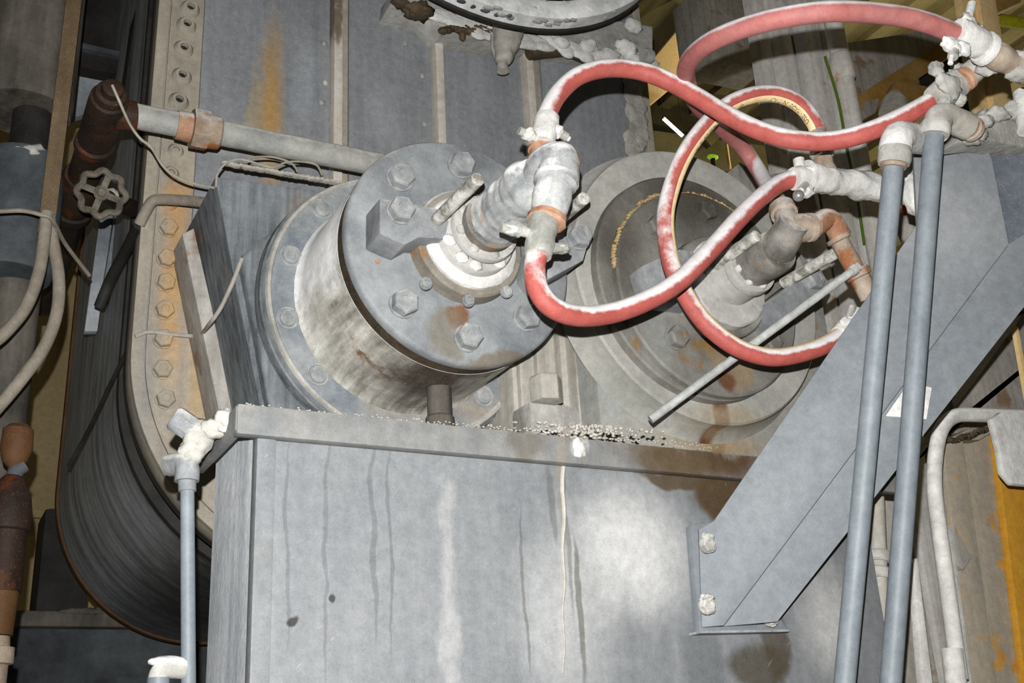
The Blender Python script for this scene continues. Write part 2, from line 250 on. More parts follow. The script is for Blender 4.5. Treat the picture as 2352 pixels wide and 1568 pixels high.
# ------------------------------------------------------------------ mesh builder
WL = {}
class MB:
    def __init__(s): s.v = []; s.f = []; s.soft = False
    def add(s, vs, fs):
        b = len(s.v); s.v += [Vector(p) for p in vs]; s.f += [tuple(b+i for i in f) for f in fs]; return s
    def box(s, c, size, rot=None):
        h = Vector(size)/2; c = Vector(c); vs = []
        for x in (-1, 1):
            for y in (-1, 1):
                for z in (-1, 1):
                    p = Vector((x*h.x, y*h.y, z*h.z))
                    if rot is not None: p = rot @ p
                    vs.append(c+p)
        return s.add(vs, [(0, 1, 3, 2), (4, 6, 7, 5), (0, 4, 5, 1), (2, 3, 7, 6), (0, 2, 6, 4), (1, 5, 7, 3)])
    def prism(s, poly, d):                      # closed polygon of 3-D points pushed along vector d
        n = len(poly); d = Vector(d); a = [Vector(p) for p in poly]
        return s.add(a+[p+d for p in a], [tuple(range(n)), tuple(range(2*n-1, n-1, -1))] + [((i+1) % n, i, i+n, (i+1) % n+n) for i in range(n)])
    def bar(s, a, b, w, t, ref=(0, 1, 0)):       # rectangular bar, t along ref
        a = Vector(a); b = Vector(b); z = (b-a).normalized(); y = Vector(ref); y = (y-z*y.dot(z)).normalized(); x = y.cross(z)
        q = [x*w/2+y*t/2, -x*w/2+y*t/2, -x*w/2-y*t/2, x*w/2-y*t/2]
        return s.prism([a+k for k in q], b-a)
    def lathe(s, prof, o, axis, seg=40, jag=0.0, js=20):
        o = Vector(o); z = Vector(axis).normalized()
        x = z.orthogonal().normalized(); y = z.cross(x); vs = []; fs = []
        n = len(prof)
        for (t, r) in prof:
            for k in range(seg):
                a = 2*PI*k/seg; d = x*math.cos(a)+y*math.sin(a); rr = max(r, 1e-5); p = o+z*t+d*rr
                if jag: p = p + d*(noise.noise(p*js)*jag + noise.noise(p*js*2.7)*jag*.5)
                vs.append(p)
        for i in range(n-1):
            for k in range(seg):
                fs.append((i*seg+k, i*seg+(k+1) % seg, (i+1)*seg+(k+1) % seg, (i+1)*seg+k))
        fs.append(tuple(range(seg-1, -1, -1))); fs.append(tuple((n-1)*seg+k for k in range(seg)))
        return s.add(vs, fs)
    def cyl(s, a, b, r, r2=None, seg=24, jag=0, js=20, steps=1):
        a = Vector(a); b = Vector(b); L = (b-a).length; r2 = r if r2 is None else r2
        return s.lathe([(L*i/steps, r+(r2-r)*i/steps) for i in range(steps+1)], a, b-a, seg, jag, js)
    def tube(s, pts, r, seg=16, jag=0, js=20):
        pts = [Vector(p) for p in pts]; fr = frames(pts); vs = []; fs = []
        for i, p in enumerate(pts):
            T, N, B = fr[i]; rr = r(i/(len(pts)-1)) if callable(r) else r
            for k in range(seg):
                a = 2*PI*k/seg; d = N*math.cos(a)+B*math.sin(a); q = p+d*rr
                if jag: q = q + d*(noise.noise(q*js)*jag + noise.noise(q*js*2.7)*jag*.5)
                vs.append(q)
        for i in range(len(pts)-1):
            for k in range(seg): fs.append((i*seg+k, i*seg+(k+1) % seg, (i+1)*seg+(k+1) % seg, (i+1)*seg+k))
        fs.append(tuple(range(seg-1, -1, -1))); fs.append(tuple((len(pts)-1)*seg+k for k in range(seg)))
        return s.add(vs, fs)
    def blob(s, c, rad, jag=.25, js=1.6, sub=3, rot=None):
        s.soft = True; c = Vector(c); rad = Vector(rad) if hasattr(rad, '__len__') else Vector((rad,)*3)
        bm = bmesh.new(); bmesh.ops.create_icosphere(bm, subdivisions=sub, radius=1.0)
        vs = []; off = c*37.0
        for v in bm.verts:
            k = 1+jag*(noise.noise(v.co*js+off)+.5*noise.noise(v.co*js*2.6+off))
            p = Vector((v.co.x*rad.x, v.co.y*rad.y, v.co.z*rad.z))*k
            if rot is not None: p = rot @ p
            vs.append(c+p)
        bm.verts.index_update(); fs = [tuple(v.index for v in f.verts) for f in bm.faces]; bm.free()
        return s.add(vs, fs)
    def mesh(s, name, mt, org=Vector((0, 0, 0)), bevel=0, ang=38, smooth=True, bseg=2):
        me = bpy.data.meshes.new(name); me.from_pydata([tuple(p-org) for p in s.v], [], s.f)
        bm = bmesh.new(); bm.from_mesh(me); bmesh.ops.recalc_face_normals(bm, faces=bm.faces)
        if bevel:
            ed = [e for e in bm.edges if len(e.link_faces) == 2 and e.calc_face_angle(0) > math.radians(30)]
            try: bmesh.ops.bevel(bm, geom=ed, offset=bevel, segments=bseg, affect='EDGES', profile=.6, clamp_overlap=True)
            except Exception: pass
        bm.to_mesh(me); bm.free()
        if smooth:
            me.polygons.foreach_set('use_smooth', [True]*len(me.polygons)); me.set_sharp_from_angle(angle=math.radians(110 if s.soft else ang))
        me.materials.append(M[mt] if isinstance(mt, str) else mt); me.update()
        return me
    def build(s, name, mt, parent=None, **k):
        if parent is not None: org = WL[parent.name]
        else:
            xs = [p.x for p in s.v]; ys = [p.y for p in s.v]; zs = [p.z for p in s.v]
            org = Vector(((min(xs)+max(xs))/2, (min(ys)+max(ys))/2, min(zs)))
        me = s.mesh(name, mt, org, **k)
        o = bpy.data.objects.new(name, me); COL.objects.link(o)
        if parent is not None: o.parent = parent
        else: o.location = org
        WL[o.name] = org
        return o

def frames(pts):
    n = len(pts); T = [(pts[min(i+1, n-1)]-pts[max(i-1, 0)]).normalized() for i in range(n)]
    N = T[0].orthogonal().normalized(); out = []
    for i in range(n):
        if i: N = (T[i-1].rotation_difference(T[i]) @ N)
        N = (N-T[i]*N.dot(T[i])).normalized(); out.append((T[i], N, T[i].cross(N)))
    return out
def spline(ctrl, per=14):                         # Catmull-Rom through the points
    P = [Vector(p) for p in ctrl]; P = [P[0]*2-P[1]]+P+[P[-1]*2-P[-2]]; out = []
    for i in range(1, len(P)-2):
        p0, p1, p2, p3 = P[i-1:i+3]
        for k in range(per):
            t = k/per
            out.append(.5*((2*p1)+(p2-p0)*t+(2*p0-5*p1+4*p2-p3)*t*t+(3*p1-p0-3*p2+p3)*t**3))
    out.append(P[-2]); return out
def arc(pts, r, seg=7):                           # polyline with rounded corners
    pts = [Vector(p) for p in pts]; out = [pts[0]]
    for i in range(1, len(pts)-1):
        a, b, c = pts[i-1:i+2]; u = (a-b); w = (c-b); k = min(r, u.length*.48, w.length*.48)
        p0 = b+u.normalized()*k; p2 = b+w.normalized()*k
        for j in range(seg+1):
            t = j/seg; out.append(p0*(1-t)**2+b*2*t*(1-t)+p2*t*t)
    out.append(pts[-1]); return out

def tag(o, label=None, cat=None, group=None, kind=None):
    if label: o['label'] = label
    if cat: o['category'] = cat
    if group: o['group'] = group
    if kind: o['kind'] = kind
    return o
def thing(name, loc, label, cat, group=None):
    o = bpy.data.objects.new(name, None); COL.objects.link(o); o.location = loc; o.empty_display_size = .05
    WL[o.name] = Vector(loc); return tag(o, label, cat, group)
def inst(me, name, parent, loc, d=(0, -1, 0), scale=1.0, spin=0.0):
    o = bpy.data.objects.new(name, me); COL.objects.link(o); o.parent = parent
    q = Vector((0, 0, 1)).rotation_difference(Vector(d).normalized()) @ Quaternion((0, 0, 1), spin)
    o.location = Vector(loc)-WL[parent.name]; o.rotation_mode = 'QUATERNION'; o.rotation_quaternion = q
    o.scale = (scale,)*3; WL[o.name] = WL[parent.name]; return o
def hexpts(r, z, rot=0): return [Vector((r*math.cos(rot+PI/3*i), r*math.sin(rot+PI/3*i), z)) for i in range(6)]
def hexmesh(name, r, h, mt, washer=True, dimple=True):
    b = MB()
    if washer: b.cyl((0, 0, -.002), (0, 0, .004), r*1.06, seg=18)
    b.lathe([(0.003, r), (h*.8, r), (h*.95, r*.9), (h, r*.8)] + ([(h, r*.45), (h-.002, r*.4)] if dimple else []), (0, 0, 0), (0, 0, 1), 6)
    return b.mesh(name, mt, ang=25)
HEX = hexmesh('hex_head', .0255, .026, 'bolt'); HEXS = hexmesh('hex_head_small', .011, .01, 'bolt')
HEXG = hexmesh('grimy_hex_head', .0255, .026, 'grime'); HEXP = hexmesh('plate_hex_head', .021, .02, 'plate'); HEXW = hexmesh('dusty_hex_head', .017, .016, 'dust_grey')
def sockmesh():
    b = MB(); b.lathe([(-.004, .023), (.002, .0235), (.003, .0215), (.0005, .0195), (.0005, .0175), (.005, .0165), (.006, .014), (.006, .0085), (.0042, .008)], (0, 0, 0), (0, 0, 1), 20)
    return b.mesh('socket_head', 'bolt', ang=30)
SOCK = sockmesh()
def bossmesh():
    b = MB(); b.lathe([(-.004, .032), (.004, .031), (.014, .024), (.019, .021), (.019, .013), (.0, .0125)], (0, 0, 0), (0, 0, 1), 22)
    return b.mesh('bolt_boss', 'plate', ang=40)
BOSS = bossmesh()
def hole_cap():
    b = MB(); b.cyl((0, 0, -.001), (0, 0, .003), .0124, seg=16); return b.mesh('dark_hole', 'dark', ang=30)
HOLE = hole_cap()
YA = Vector((0, -1, 0))                           # towards the viewer
A1 = Vector((.848, 0, 2.43)); A2 = Vector((1.43, 0, 2.43))
def ax(A, Y): return Vector((A.x, Y, A.z))
def ring_y(A, prof, seg=72, **k):                 # prof: (Y, radius), front to back
    return MB().lathe([(Y-prof[0][0], r) for Y, r in prof], ax(A, prof[0][0]), (0, 1, 0), seg, **k)

# ================================================================== THE HALL (setting)
def struct(name, mb, mt, label, **k):
    o = mb.build(name, mt, **k); return tag(o, label, kind='structure')
struct('floor', MB().box((3, 4, -.05), (16, 14, .1)), 'floor', 'dusty concrete floor of the hall', smooth=False)
wb = struct('wall_back', MB().box((3, 9.1, 3.2), (16, .1, 6.4)), 'olive_dark', 'dim far wall of the hall', smooth=False)
struct('wall_right', MB().box((10.6, 4, 3.2), (.1, 12, 6.4)), 'olive_dark', 'dim right wall of the hall', smooth=False)
ce = struct('ceiling', MB().box((3, 4.5, 6.45), (16, 13, .1)), 'roofdeck', 'olive corrugated roof deck high above', smooth=False)
for i in range(26):
    MB().box((3.0+i*.3, 6.2, 6.37), (.1, 6.0, .06)).build('deck_rib', 'roofdeck', ce, smooth=False)
wl = struct('wall_left', MB().box((-.2, 5.05, 2.6), (3.2, .06, 5.2)), 'beige', 'beige sheet wall behind the machine on the left', smooth=False)
for z in (1.35, 2.02, 2.62):
    MB().box((-.2, 5.0, z), (3.2, .03, .035)).build('sheet_lap', 'beige', wl, bevel=.006)
for x in (.0, .28, .56):
    MB().box((x, 5.0, 2.2), (.012, .03, 3.6)).build('sheet_seam', 'brown_bar', wl)

# ================================================================== MACHINE: end plate, ribs, panels
ep = thing('end_plate', (1.1, 2.38, 1.9), 'large dusty racetrack-shaped end plate with bolted tan edge behind both bearings', 'plate')
def outline(off=0.0, ztop=3.95):
    p = [(.362+off, ztop), (.358+off, 2.43)]
    for i in range(1, 25):
        a = PI+PI/2*i/24; p.append((.848+(.49-off)*math.cos(a), 2.40+(.49-off)*math.sin(a)))
    p.append((1.36, 1.91+off))
    for i in range(1, 25):
        a = 1.5*PI+PI/2*i/24; p.append((1.36+(.47-off)*math.cos(a), 2.40+(.49-off)*math.sin(a)))
    p.append((1.83-off, ztop)); return p
MB().prism([(x, 2.35, z) for x, z in outline()], (0, .06, 0)).build('plate_body', 'plate', ep, bevel=.004)
def band(o0, o1, y0, y1):
    a = outline(o0); b = outline(o1); mb = MB(); n = len(a)
    vs = [(x, y0, z) for x, z in a]+[(x, y0, z) for x, z in b]+[(x, y1, z) for x, z in a]+[(x, y1, z) for x, z in b]; fs = []
    for i in range(n-1):
        fs += [(i, i+1, n+i+1, n+i), (2*n+i, 3*n+i, 3*n+i+1, 2*n+i+1), (i, 2*n+i, 2*n+i+1, i+1), (n+i, n+i+1, 3*n+i+1, 3*n+i)]
    return mb.add(vs, fs)
band(-.002, .026, 2.334, 2.352).build('edge_flange', 'plate', ep, bevel=.003)
band(.030, .036, 2.342, 2.352).build('edge_bead', 'plate', ep)
band(.0, .012, 2.412, 2.44).build('back_lip', 'dark', ep)
for px, py in ((386, 526), (382, 596), (380, 651), (377, 714), (374, 780), (372, 850), (379, 918)):
    inst(HEXP, 'bolt', ep, V(px, py, 2.35), spin=random.random())
for px, py in ((436, 22), (428, 60), (421, 114), (417, 177), (410, 234)):
    q = V(px, py, 2.35); b = inst(BOSS, 'bolt_boss', ep, q, (0, -1, 0), .78)
    h = bpy.data.objects.new('bolt_hole', HOLE); COL.objects.link(h); h.parent = b
for px, py in ((403, 348), (392, 400), (388, 468)):
    inst(BOSS, 'dusty_bolt_boss', ep, V(px, py, 2.352), (0, -1, 0), .62)
for x0, x1, z0 in ((.47, .828, 2.72), (.852, 1.098, 2.72), (1.128, 1.408, 2.72), (1.448, 1.80, 2.72)):
    MB().box(((x0+x1)/2, 2.344, (z0+3.95)/2), (x1-x0, .012, 3.95-z0)).build('sheet_panel', 'panel', ep, bevel=.002)
for px in ((772, 150), (1004, 150), (1212, 180)):
    q = V(px[0], px[1], 2.32)
    MB().box((q.x, 2.325, 3.33), (.024, .05, 1.24)).build('rib', 'rib', ep, bevel=.004)
mb = MB()
for i in range(18):
    q = V(1462+random.uniform(-14, 12), 190+i*9, 2.33); mb.blob(q, (.026, .006, .034), .3, 1.3, 3)
mb.build('dust_crust', 'crust', ep)['kind'] = 'stuff'
for px, py in ((930, 100), (745, 100), (747, 190), (970, 175), (975, 285), (738, 235)):
    MB().blob(V(px, py, 2.335), (.008, .006, .008), .4, 2, 2).build('weld_spatter', 'dust_grey', ep)

# roll casing behind the plate
rc = thing('roll_casing', (.848, 3.1, 1.93), 'big dark U-shaped roll casing with a rusty rim behind the bolted plate', 'casing')
def ushell(y0, y1, r, xo=.848, zo=2.41, zt=4.2):
    p = []
    n = 40
    p.append((xo-r, zt)); p.append((xo-r, 3.2)); p.append((xo-r, 2.8))
    for i in range(n+1):
        a = PI+PI*i/n; p.append((xo+r*math.cos(a), zo+r*math.sin(a)))
    p.append((xo+r, zt))
    return MB().prism([(x, y0, z) for x, z in p], (0, y1-y0, 0))
ushell(2.44, 2.66, .40).build('inner_drum', 'dark', rc)  # dark cylinder filling the gap, the gap's shade put into its colour
ushell(2.62, 3.70, .468).build('shell', 'shell', rc)
ushell(2.60, 2.63, .474).build('front_lip', 'dark', rc, bevel=.004)  # lip painted dark: shade of the gap put into its colour
ushell(3.70, 3.74, .476).build('back_rim', 'corten', rc, bevel=.004)

# bearing housing 1 (tapered block + round barrel)
bh = thing('bearing_housing', (.848, 2.2, 2.0), 'blocky dark grey bearing housing with slanted side behind the left round cap', 'housing')
poly = [(.455, 2.695), (.848, 2.72), (1.16, 2.69), (1.12, 2.05), (.60, 2.05), (.508, 2.45)]
MB().prism([(x, 2.06, z) for x, z in poly], (0, .29, 0)).build('block', 'block', bh, bevel=.006)
poly2 = [(.43, 2.64), (.455, 2.66), (.615, 2.05), (.575, 2.05)]
MB().prism([(x, 2.24, z) for x, z in poly2], (0, .11, 0)).build('side_lip', 'column', bh, bevel=.004)
ring_y(A1, [(2.0, .300), (2.004, .306), (2.03, .309), (2.34, .315)], 80).build('round_barrel', 'block', bh)
MB().prism([V(x, y, 2.03) for x, y in ((553, 586), (600, 548), (664, 503), (735, 455), (800, 600), (760, 980), (632, 980), (612, 900), (594, 790), (572, 680))], (0, .25, 0)).build('skirt', 'block', bh, bevel=.012, bseg=4)
mb = MB()
for i in range(26):
    q = V(520+i*11.5, 377+i*2.0+random.uniform(-1, 1), 2.07); mb.blob(q, (.012, .012, .0035), .35, 2, 2)
mb.build('dust_ridge', 'pier', bh)['kind'] = 'stuff'

# bearing cap 1
bc = thing('roll_bearing', ax(A1, 1.98), 'left round bearing cap standing proud on a deep barrel with hex bolts', 'bearing')
ring_y(A1, [(1.984, .10), (1.984, .288), (1.988, .298), (1.996, .302), (2.02, .304)], 96).build('bolt_flange', 'flange', bc)
ring_y(A1, [(1.985, .300), (1.979, .297), (1.978, .291), (1.986, .286)], 96).build('flange_bead', 'dust_grey', bc)
ring_y(A1, [(1.755, .10), (1.755, .2312), (1.80, .2315), (1.803, .2325), (1.95, .2325), (1.965, .234), (1.975, .237), (1.986, .242)], 96).build('barrel', 'barrel', bc)
ring_y(A1, [(1.72, .10), (1.72, .2308), (1.757, .2308)], 96).build('groove', 'groove', bc)
ring_y(A1, [(1.70, .05), (1.70, .2265), (1.7022, .2312), (1.707, .2345), (1.720, .2345), (1.723, .232)], 120).build('front_plate', 'cap', bc)
for px, py in ((740, 481), (668, 588), (661, 731), (731, 861), (1111, 910)):
    q = V(px, py, 1.984); inst(SOCK, 'socket_bolt', bc, q, YA)
for a in (35, 5, -25, 60):
    inst(SOCK, 'socket_bolt', bc, ax(A1, 1.984)+Vector((.27*math.cos(math.radians(a)), 0, .27*math.sin(math.radians(a)))), YA)
for px, py in ((922, 405), (1062, 377), (930, 695), (1078, 773), (1213, 727)):
    inst(HEX, 'hex_bolt', bc, V(px, py, 1.69) if 0 else V(px, py, 1.688)+Vector((0, .012, 0)), YA, 1.0, random.random())
ring_y(A1, [(1.664, .05), (1.664, .106), (1.668, .110), (1.70, .112)], 72).build('boss_ring', 'boss', bc)
ring_y(A1+Vector((0, 0, 0)), [(1.652, .05), (1.650, .076), (1.652, .088), (1.658, .095), (1.668, .097)], 72, jag=.002, js=30).build('dust_collar', 'dust_white', bc)
for px, py in ((977, 652), (1075, 692), (1162, 671)):
    inst(HEXS, 'small_bolt', bc, V(px, py, 1.66), YA, 1, random.random())
mb = MB(); q = V(867, 601, 1.7); mb.cyl(q, q+YA*.002, .0045, seg=14); mb.build('plug_hole', 'orange', bc)
# drain stub
MB().lathe([(0, .024), (.07, .024), (.075, .028), (.10, .028), (.105, .024), (.14, .024)], (.855, 1.84, 2.212), (0, 0, -1), 28).build('drain_stub', 'dark_duct', bc)

# rotary joint 1
rj = thing('rotary_joint', ax(A1, 1.6), 'dust-wrapped rotary joint with ball-shaped elbow on the left bearing cap', 'rotary joint')
ring_y(A1, [(1.632, .02), (1.632, .073), (1.636, .076), (1.66, .077)], 64).build('seat_disc', 'lbracket', rj)
ring_y(A1, [(1.598, .02), (1.598, .064), (1.602, .066), (1.612, .066), (1.616, .05), (1.64, .05)], 64).build('clamp_disc', 'lbracket', rj)
mb = MB()
for a in range(0, 360, 45):
    t = math.radians(a+15); MB().blob(ax(A1, 1.596)+Vector((.054*math.cos(t), .002, .054*math.sin(t))), (.010, .006, .010), .25, 2, 2).build('dusted_bolt_head', 'dust_grey', rj)
for a in (200, 235, 262, 310):
    t = math.radians(a); MB().blob(ax(A1, 1.631)+Vector((.064*math.cos(t), 0, .064*math.sin(t))), (.014, .005, .012), .25, 2, 2).build('dusted_bolt_head', 'dust_white', rj)
ring_y(A1, [(1.572, .03), (1.572, .050), (1.575, .053), (1.59, .053), (1.598, .05)], 48).build('neck_ring', 'union_dark', rj)
prof = [(1.405, .026), (1.41, .040), (1.42, .046)]+[(1.425+i*.006, .048+.0009*math.sin(i*1.7)+.0012*math.sin(i*.6)) for i in range(24)]+[(1.572, .046)]
ring_y(A1, prof, 48, jag=.0035, js=26).build('body', 'union', rj)
e0 = ax(A1, 1.405)
p_el = V(1283, 388, 1.36)
MB().tube(spline([e0+Vector((.005, .03, -.004)), (e0+p_el)/2+Vector((0, 0, .012)), p_el+Vector((0, 0, .008)), p_el+Vector((-.004, 0, -.03))], 10), lambda t: .036 if t > .3 else .033+.01*t, 24, jag=.002).build('elbow', 'union', rj)
MB().blob(p_el+Vector((0, -.002, .010)), .036, .05, 1.5, 4).build('elbow_ball', 'union', rj)
d_c = (V(1243, 560, 1.36)-p_el).normalized()
MB().lathe([(.018, .034), (.022, .037), (.032, .037), (.036, .033), (.04, .031), (.06, .033), (.085, .030), (.092, .024), (.10, .022)], p_el, d_c, 28).build('neck', 'union', rj)
q0 = p_el+d_c*.096
MB().lathe([(0, .027), (.004, .032), (.014, .033), (.018, .028)], q0, d_c, 12, jag=.002).build('hex_nipple', 'orange', rj)
up0 = V(1242, 362, 1.44); up1 = V(1246, 318, 1.44); d_a = (up1-up0).normalized()
MB().lathe([(-.03, .030), (-.012, .028), (0, .022), (.012, .0205), (.013, .024), (.02, .024), (.021, .020), (.05, .019)], up0, d_a, 24, jag=.001).build('top_nipple', 'orange', rj)

# brackets with studs on cap 1
def bracket(name, label, poly, y0, y1, bolt, mt='bracket'):
    t = thing(name, V(*poly[0], y0), label, 'bracket')
    MB().prism([V(x, y, y0) for x, y in poly], (0, y1-y0, 0)).build('bracket_block', mt, t, bevel=.003)
    if bolt: inst(HEX, 'hex_bolt', t, V(bolt[0], bolt[1], y0)+Vector((0, 0, 0)), YA, .95, .3)
    return t
b1 = bracket('stop_bracket', 'dusty block bracket with big bolt left of the left rotary joint', [(872, 455), (1003, 478), (1032, 508), (1022, 548), (962, 545), (930, 562), (905, 552), (872, 536)], 1.63, 1.70, (917, 487))
b2 = bracket('stop_bracket', 'dusty grey bracket with shadowed underside right of the left rotary joint', [(1232, 560), (1275, 525), (1338, 530), (1352, 556), (1340, 598), (1262, 640), (1240, 610)], 1.60, 1.69, (1325, 548))
def stud(parent, a, b, r):
    n = 60; prof = []
    L = (b-a).length
    for i in range(n): prof.append((L*i/n, r*(1-.05*(i % 2))))
    prof += [(L-.001, r*.96), (L, r*.8)]
    MB().lathe(prof, a, b-a, 18).build('stud', 'stud', parent)
stud(b1, V(1003, 505, 1.63), V(1098, 411, 1.46), .0125)
stud(b2, V(1278, 510, 1.62), V(1342, 455, 1.50), .0125)

# ================================================================== right-hand bearing
h2 = thing('bearing_housing', (1.5, 1.95, 1.95), 'grey bearing housing with curved dusty face behind the right round cap', 'housing')
poly = [(1.185, 2.36), (1.19, 2.02), (1.86, 2.02), (1.86, 2.6), (1.70, 2.74), (1.50, 2.79), (1.33, 2.74), (1.22, 2.6)]
MB().prism([(x, 1.79, z) for x, z in poly], (0, .5, 0)).build('block', 'h2block', h2, bevel=.01)
ring_y(Vector((1.438, 0, 2.47)), [(1.722, .12), (1.722, .318), (1.727, .3225), (1.765, .325), (1.79, .345)], 110).build('outer_ring', 'cap', h2)
h2.children[1].data.materials[0] = M['cap2']
mb = MB()
p = [V(1300, 640, 1.78), V(1345, 635, 1.78), V(1352, 700, 1.78), V(1372, 900, 1.78), V(1330, 960, 1.78), V(1315, 800, 1.78)]
c2 = thing('roll_bearing', ax(A2, 1.75), 'right round bearing cap, dark and grimy, crossed by a red hose', 'bearing')
ring_y(Vector((1.412, 0, 2.45)), [(1.700, .12), (1.700, .255), (1.704, .259), (1.73, .262)], 110).build('backing_ring', 'grime', c2)
ring_y(Vector((1.423, 0, 2.43)), [(1.682, .05), (1.682, .230), (1.686, .235), (1.704, .236)], 110).build('front_plate', 'grime', c2)
mb = MB()
for i in range(64):
    a = math.radians(58+i*1.85); rr = .236+random.uniform(-.004, .004); q = Vector((1.423+rr*math.cos(a), 1.692, 2.43+rr*math.sin(a)))
    mb.blob(q, (.006, .007, .005), .5, 2, 2)
mb.build('ochre_dust_ridge', 'yel_dust', c2)
for px, py in ((1617, 488), (1549, 778), (1502, 525), (1765, 790)):
    inst(HEXG, 'hex_bolt', c2, V(px, py, 1.682), YA, .95, random.random())
ring_y(A2, [(1.648, .05), (1.648, .112), (1.652, .116), (1.684, .118)], 72).build('boss_ring', 'grime', c2)
ring_y(A2, [(1.628, .05), (1.628, .094), (1.632, .099), (1.65, .10)], 72, jag=.002, js=30).build('dust_collar', 'lbracket', c2)

r2 = thing('rotary_joint', ax(A2, 1.58), 'grimy rotary joint with rusty side elbow on the right bearing cap', 'rotary joint')
A2b = A2+Vector((.006, 0, .006))
ring_y(A2b, [(1.555, .02), (1.555, .057), (1.56, .059), (1.575, .059), (1.58, .055), (1.63, .058)], 56).build('clamp_disc', 'lbracket', r2)
mb = MB()
for a in (200, 245, 290, 335, 20, 65, 110, 155):
    t = math.radians(a); MB().blob(ax(A2b, 1.552)+Vector((.044*math.cos(t), 0, .044*math.sin(t))), (.009, .009, .009), .2, 2, 2).build('dusted_bolt_head', 'dust_white', r2)
ring_y(A2b, [(1.475, .02), (1.475, .042), (1.48, .045), (1.52, .047), (1.523, .0455), (1.545, .047), (1.556, .045)], 48, jag=.0015).build('body', 'union_dark', r2)
t0 = ax(A2b, 1.48); tee = V(1815, 525, 1.43)
MB().cyl(t0, tee+(tee-t0).normalized()*.02, .035, .031, 28, jag=.0015, steps=6).build('tee_body', 'union_dark', r2)
tp = V(1796, 478, 1.46); td = (tp-tee).normalized()
MB().lathe([(0, .028), (.02, .026), (.03, .0215), (.045, .021), (.046, .027), (.068, .027), (.07, .022), (.075, .022)], tee+td*.005, td, 24, jag=.001).build('top_nipple', 'rust_dim', r2)
ts = V(1868, 522, 1.42); sd = (ts-tee).normalized()
MB().lathe([(0, .029), (.03, .029), (.033, .025), (.04, .025), (.041, .029), (.05, .029), (.052, .022), (.06, .022)], tee, sd, 24, jag=.001).build('side_nipple', 'rust_dim', r2)
MB().tube(arc([V(1858, 527, 1.42), V(1905, 497, 1.42), V(1932, 545, 1.42)], .035, 10), .022, 22).build('elbow', 'rust', r2)
MB().lathe([(0, .0245), (.008, .0245), (.010, .0185), (.125, .0185)], V(1924, 545, 1.42), V(1990, 668, 1.42)-V(1924, 545, 1.42), 22).build('drop_pipe', 'rust_dim', r2)
pc = V(1972, 632, 1.42); pdn = (V(1990, 668, 1.42)-V(1924, 545, 1.42)).normalized()
MB().lathe([(-.012, .0235), (-.009, .0255), (.004, .0255), (.006, .0205), (.05, .0205)], pc, pdn, 22).build('pipe_socket', 'rust_dim', r2)

# brackets, studs and rod at the right bearing
b3 = bracket('stop_bracket', 'light grey bracket with round-headed bolt right of the right rotary joint', [(1775, 700), (1770, 690), (1850, 628), (1885, 622), (1905, 648), (1885, 690), (1830, 722), (1800, 740)], 1.60, 1.68, (1862, 646))
b4 = bracket('stop_bracket', 'flat grey bracket half hidden behind crossing red hoses', [(1475, 610), (1560, 572), (1620, 585), (1660, 640), (1600, 700), (1500, 690)], 1.63, 1.68, None)
stud(b4, V(1625, 622, 1.63), V(1738, 541, 1.47), .0125)
stud(b3, V(1800, 650, 1.62), V(1925, 578, 1.46), .0125)
rd = thing('thin_rod', V(1492, 965, 1.63), 'long thin grey rod slanting across the right bearing cap', 'rod')
ra, rb = V(1494, 964, 1.60), V(1958, 622, 1.40)
MB().cyl(ra, rb, .0082, seg=16).build('shaft', 'rod', rd)
MB().lathe([(0, .011), (.012, .011), (.014, .009), (.02, .009)], rb-(rb-ra).normalized()*.004, rb-ra, 16).build('end_nut', 'dust_grey', rd)

# pier between the bearings
pr = thing('spacer_pier', (1.2, 1.98, 2.0), 'dusty ribbed pier standing between the two bearings', 'pier')
def vpanel(px0, px1, ytop, ybot, Y, th, name, mt):
    a = V(px0, ytop, Y); b = V(px1, ytop, Y); z0 = V(px0, ybot, Y).z
    MB().box(((a.x+b.x)/2, Y+th/2, (a.z+z0)/2), (abs(b.x-a.x), th, a.z-z0)).build(name, mt, pr, bevel=.004)
vpanel(1160, 1330, 560, 1010, 1.92, .2, 'web', 'pier')
vpanel(1185, 1205, 700, 1000, 1.905, .03, 'rib', 'pier')
vpanel(1225, 1245, 700, 1000, 1.905, .03, 'rib', 'pier')
vpanel(1275, 1300, 640, 1000, 1.895, .04, 'rib', 'pier')
vpanel(1306, 1345, 632, 1000, 1.86, .08, 'edge_bar', 'pier')
q = V(1262, 965, 1.84)
MB().box(q+Vector((.01, .03, -.03)), (.12, .08, .13)).build('foot_block', 'dust_grey', pr, bevel=.012)
MB().lathe([(0, .034), (.05, .034), (.055, .03)], q+Vector((-.015, -.02, .03)), (0, 0, 1), 6).build('nut', 'pier', pr, bevel=.002)

# ================================================================== FRONT TANK
YT = 1.5
xl = .412; xr = V(2010, 1300, YT).x; zr0 = 1.968; zr1 = 2.013
tk = thing('front_tank', ((xl+xr)/2, 1.63, 0), 'big pale grey steel tank with streaked front and a flanged rim', 'tank')
MB().prism([(xl, YT, 0), (xr, YT, 0), (xr, YT, 2.0), (xl, YT, 2.0)], (0, .012, 0)).build('front_sheet', 'tank', tk, bevel=.003)
MB().prism([(xl, YT+.012, 0), (xl, 1.74, 0), (xl, 1.74, 2.0), (xl, YT+.012, 2.0)], (.012, 0, 0)).build('side_sheet', 'tank_side', tk)
MB().box(((xl+xr)/2, 1.745, 1.0), (xr-xl, .012, 2.0)).build('back_sheet', 'tank_side', tk)
MB().box((xr, 1.63, 1.0), (.012, .22, 2.0)).build('end_sheet', 'tank_side', tk)
MB().box((xl+.009, YT+.003, 1.0), (.028, .026, 1.93)).build('corner_strip', 'tank', tk, bevel=.004)
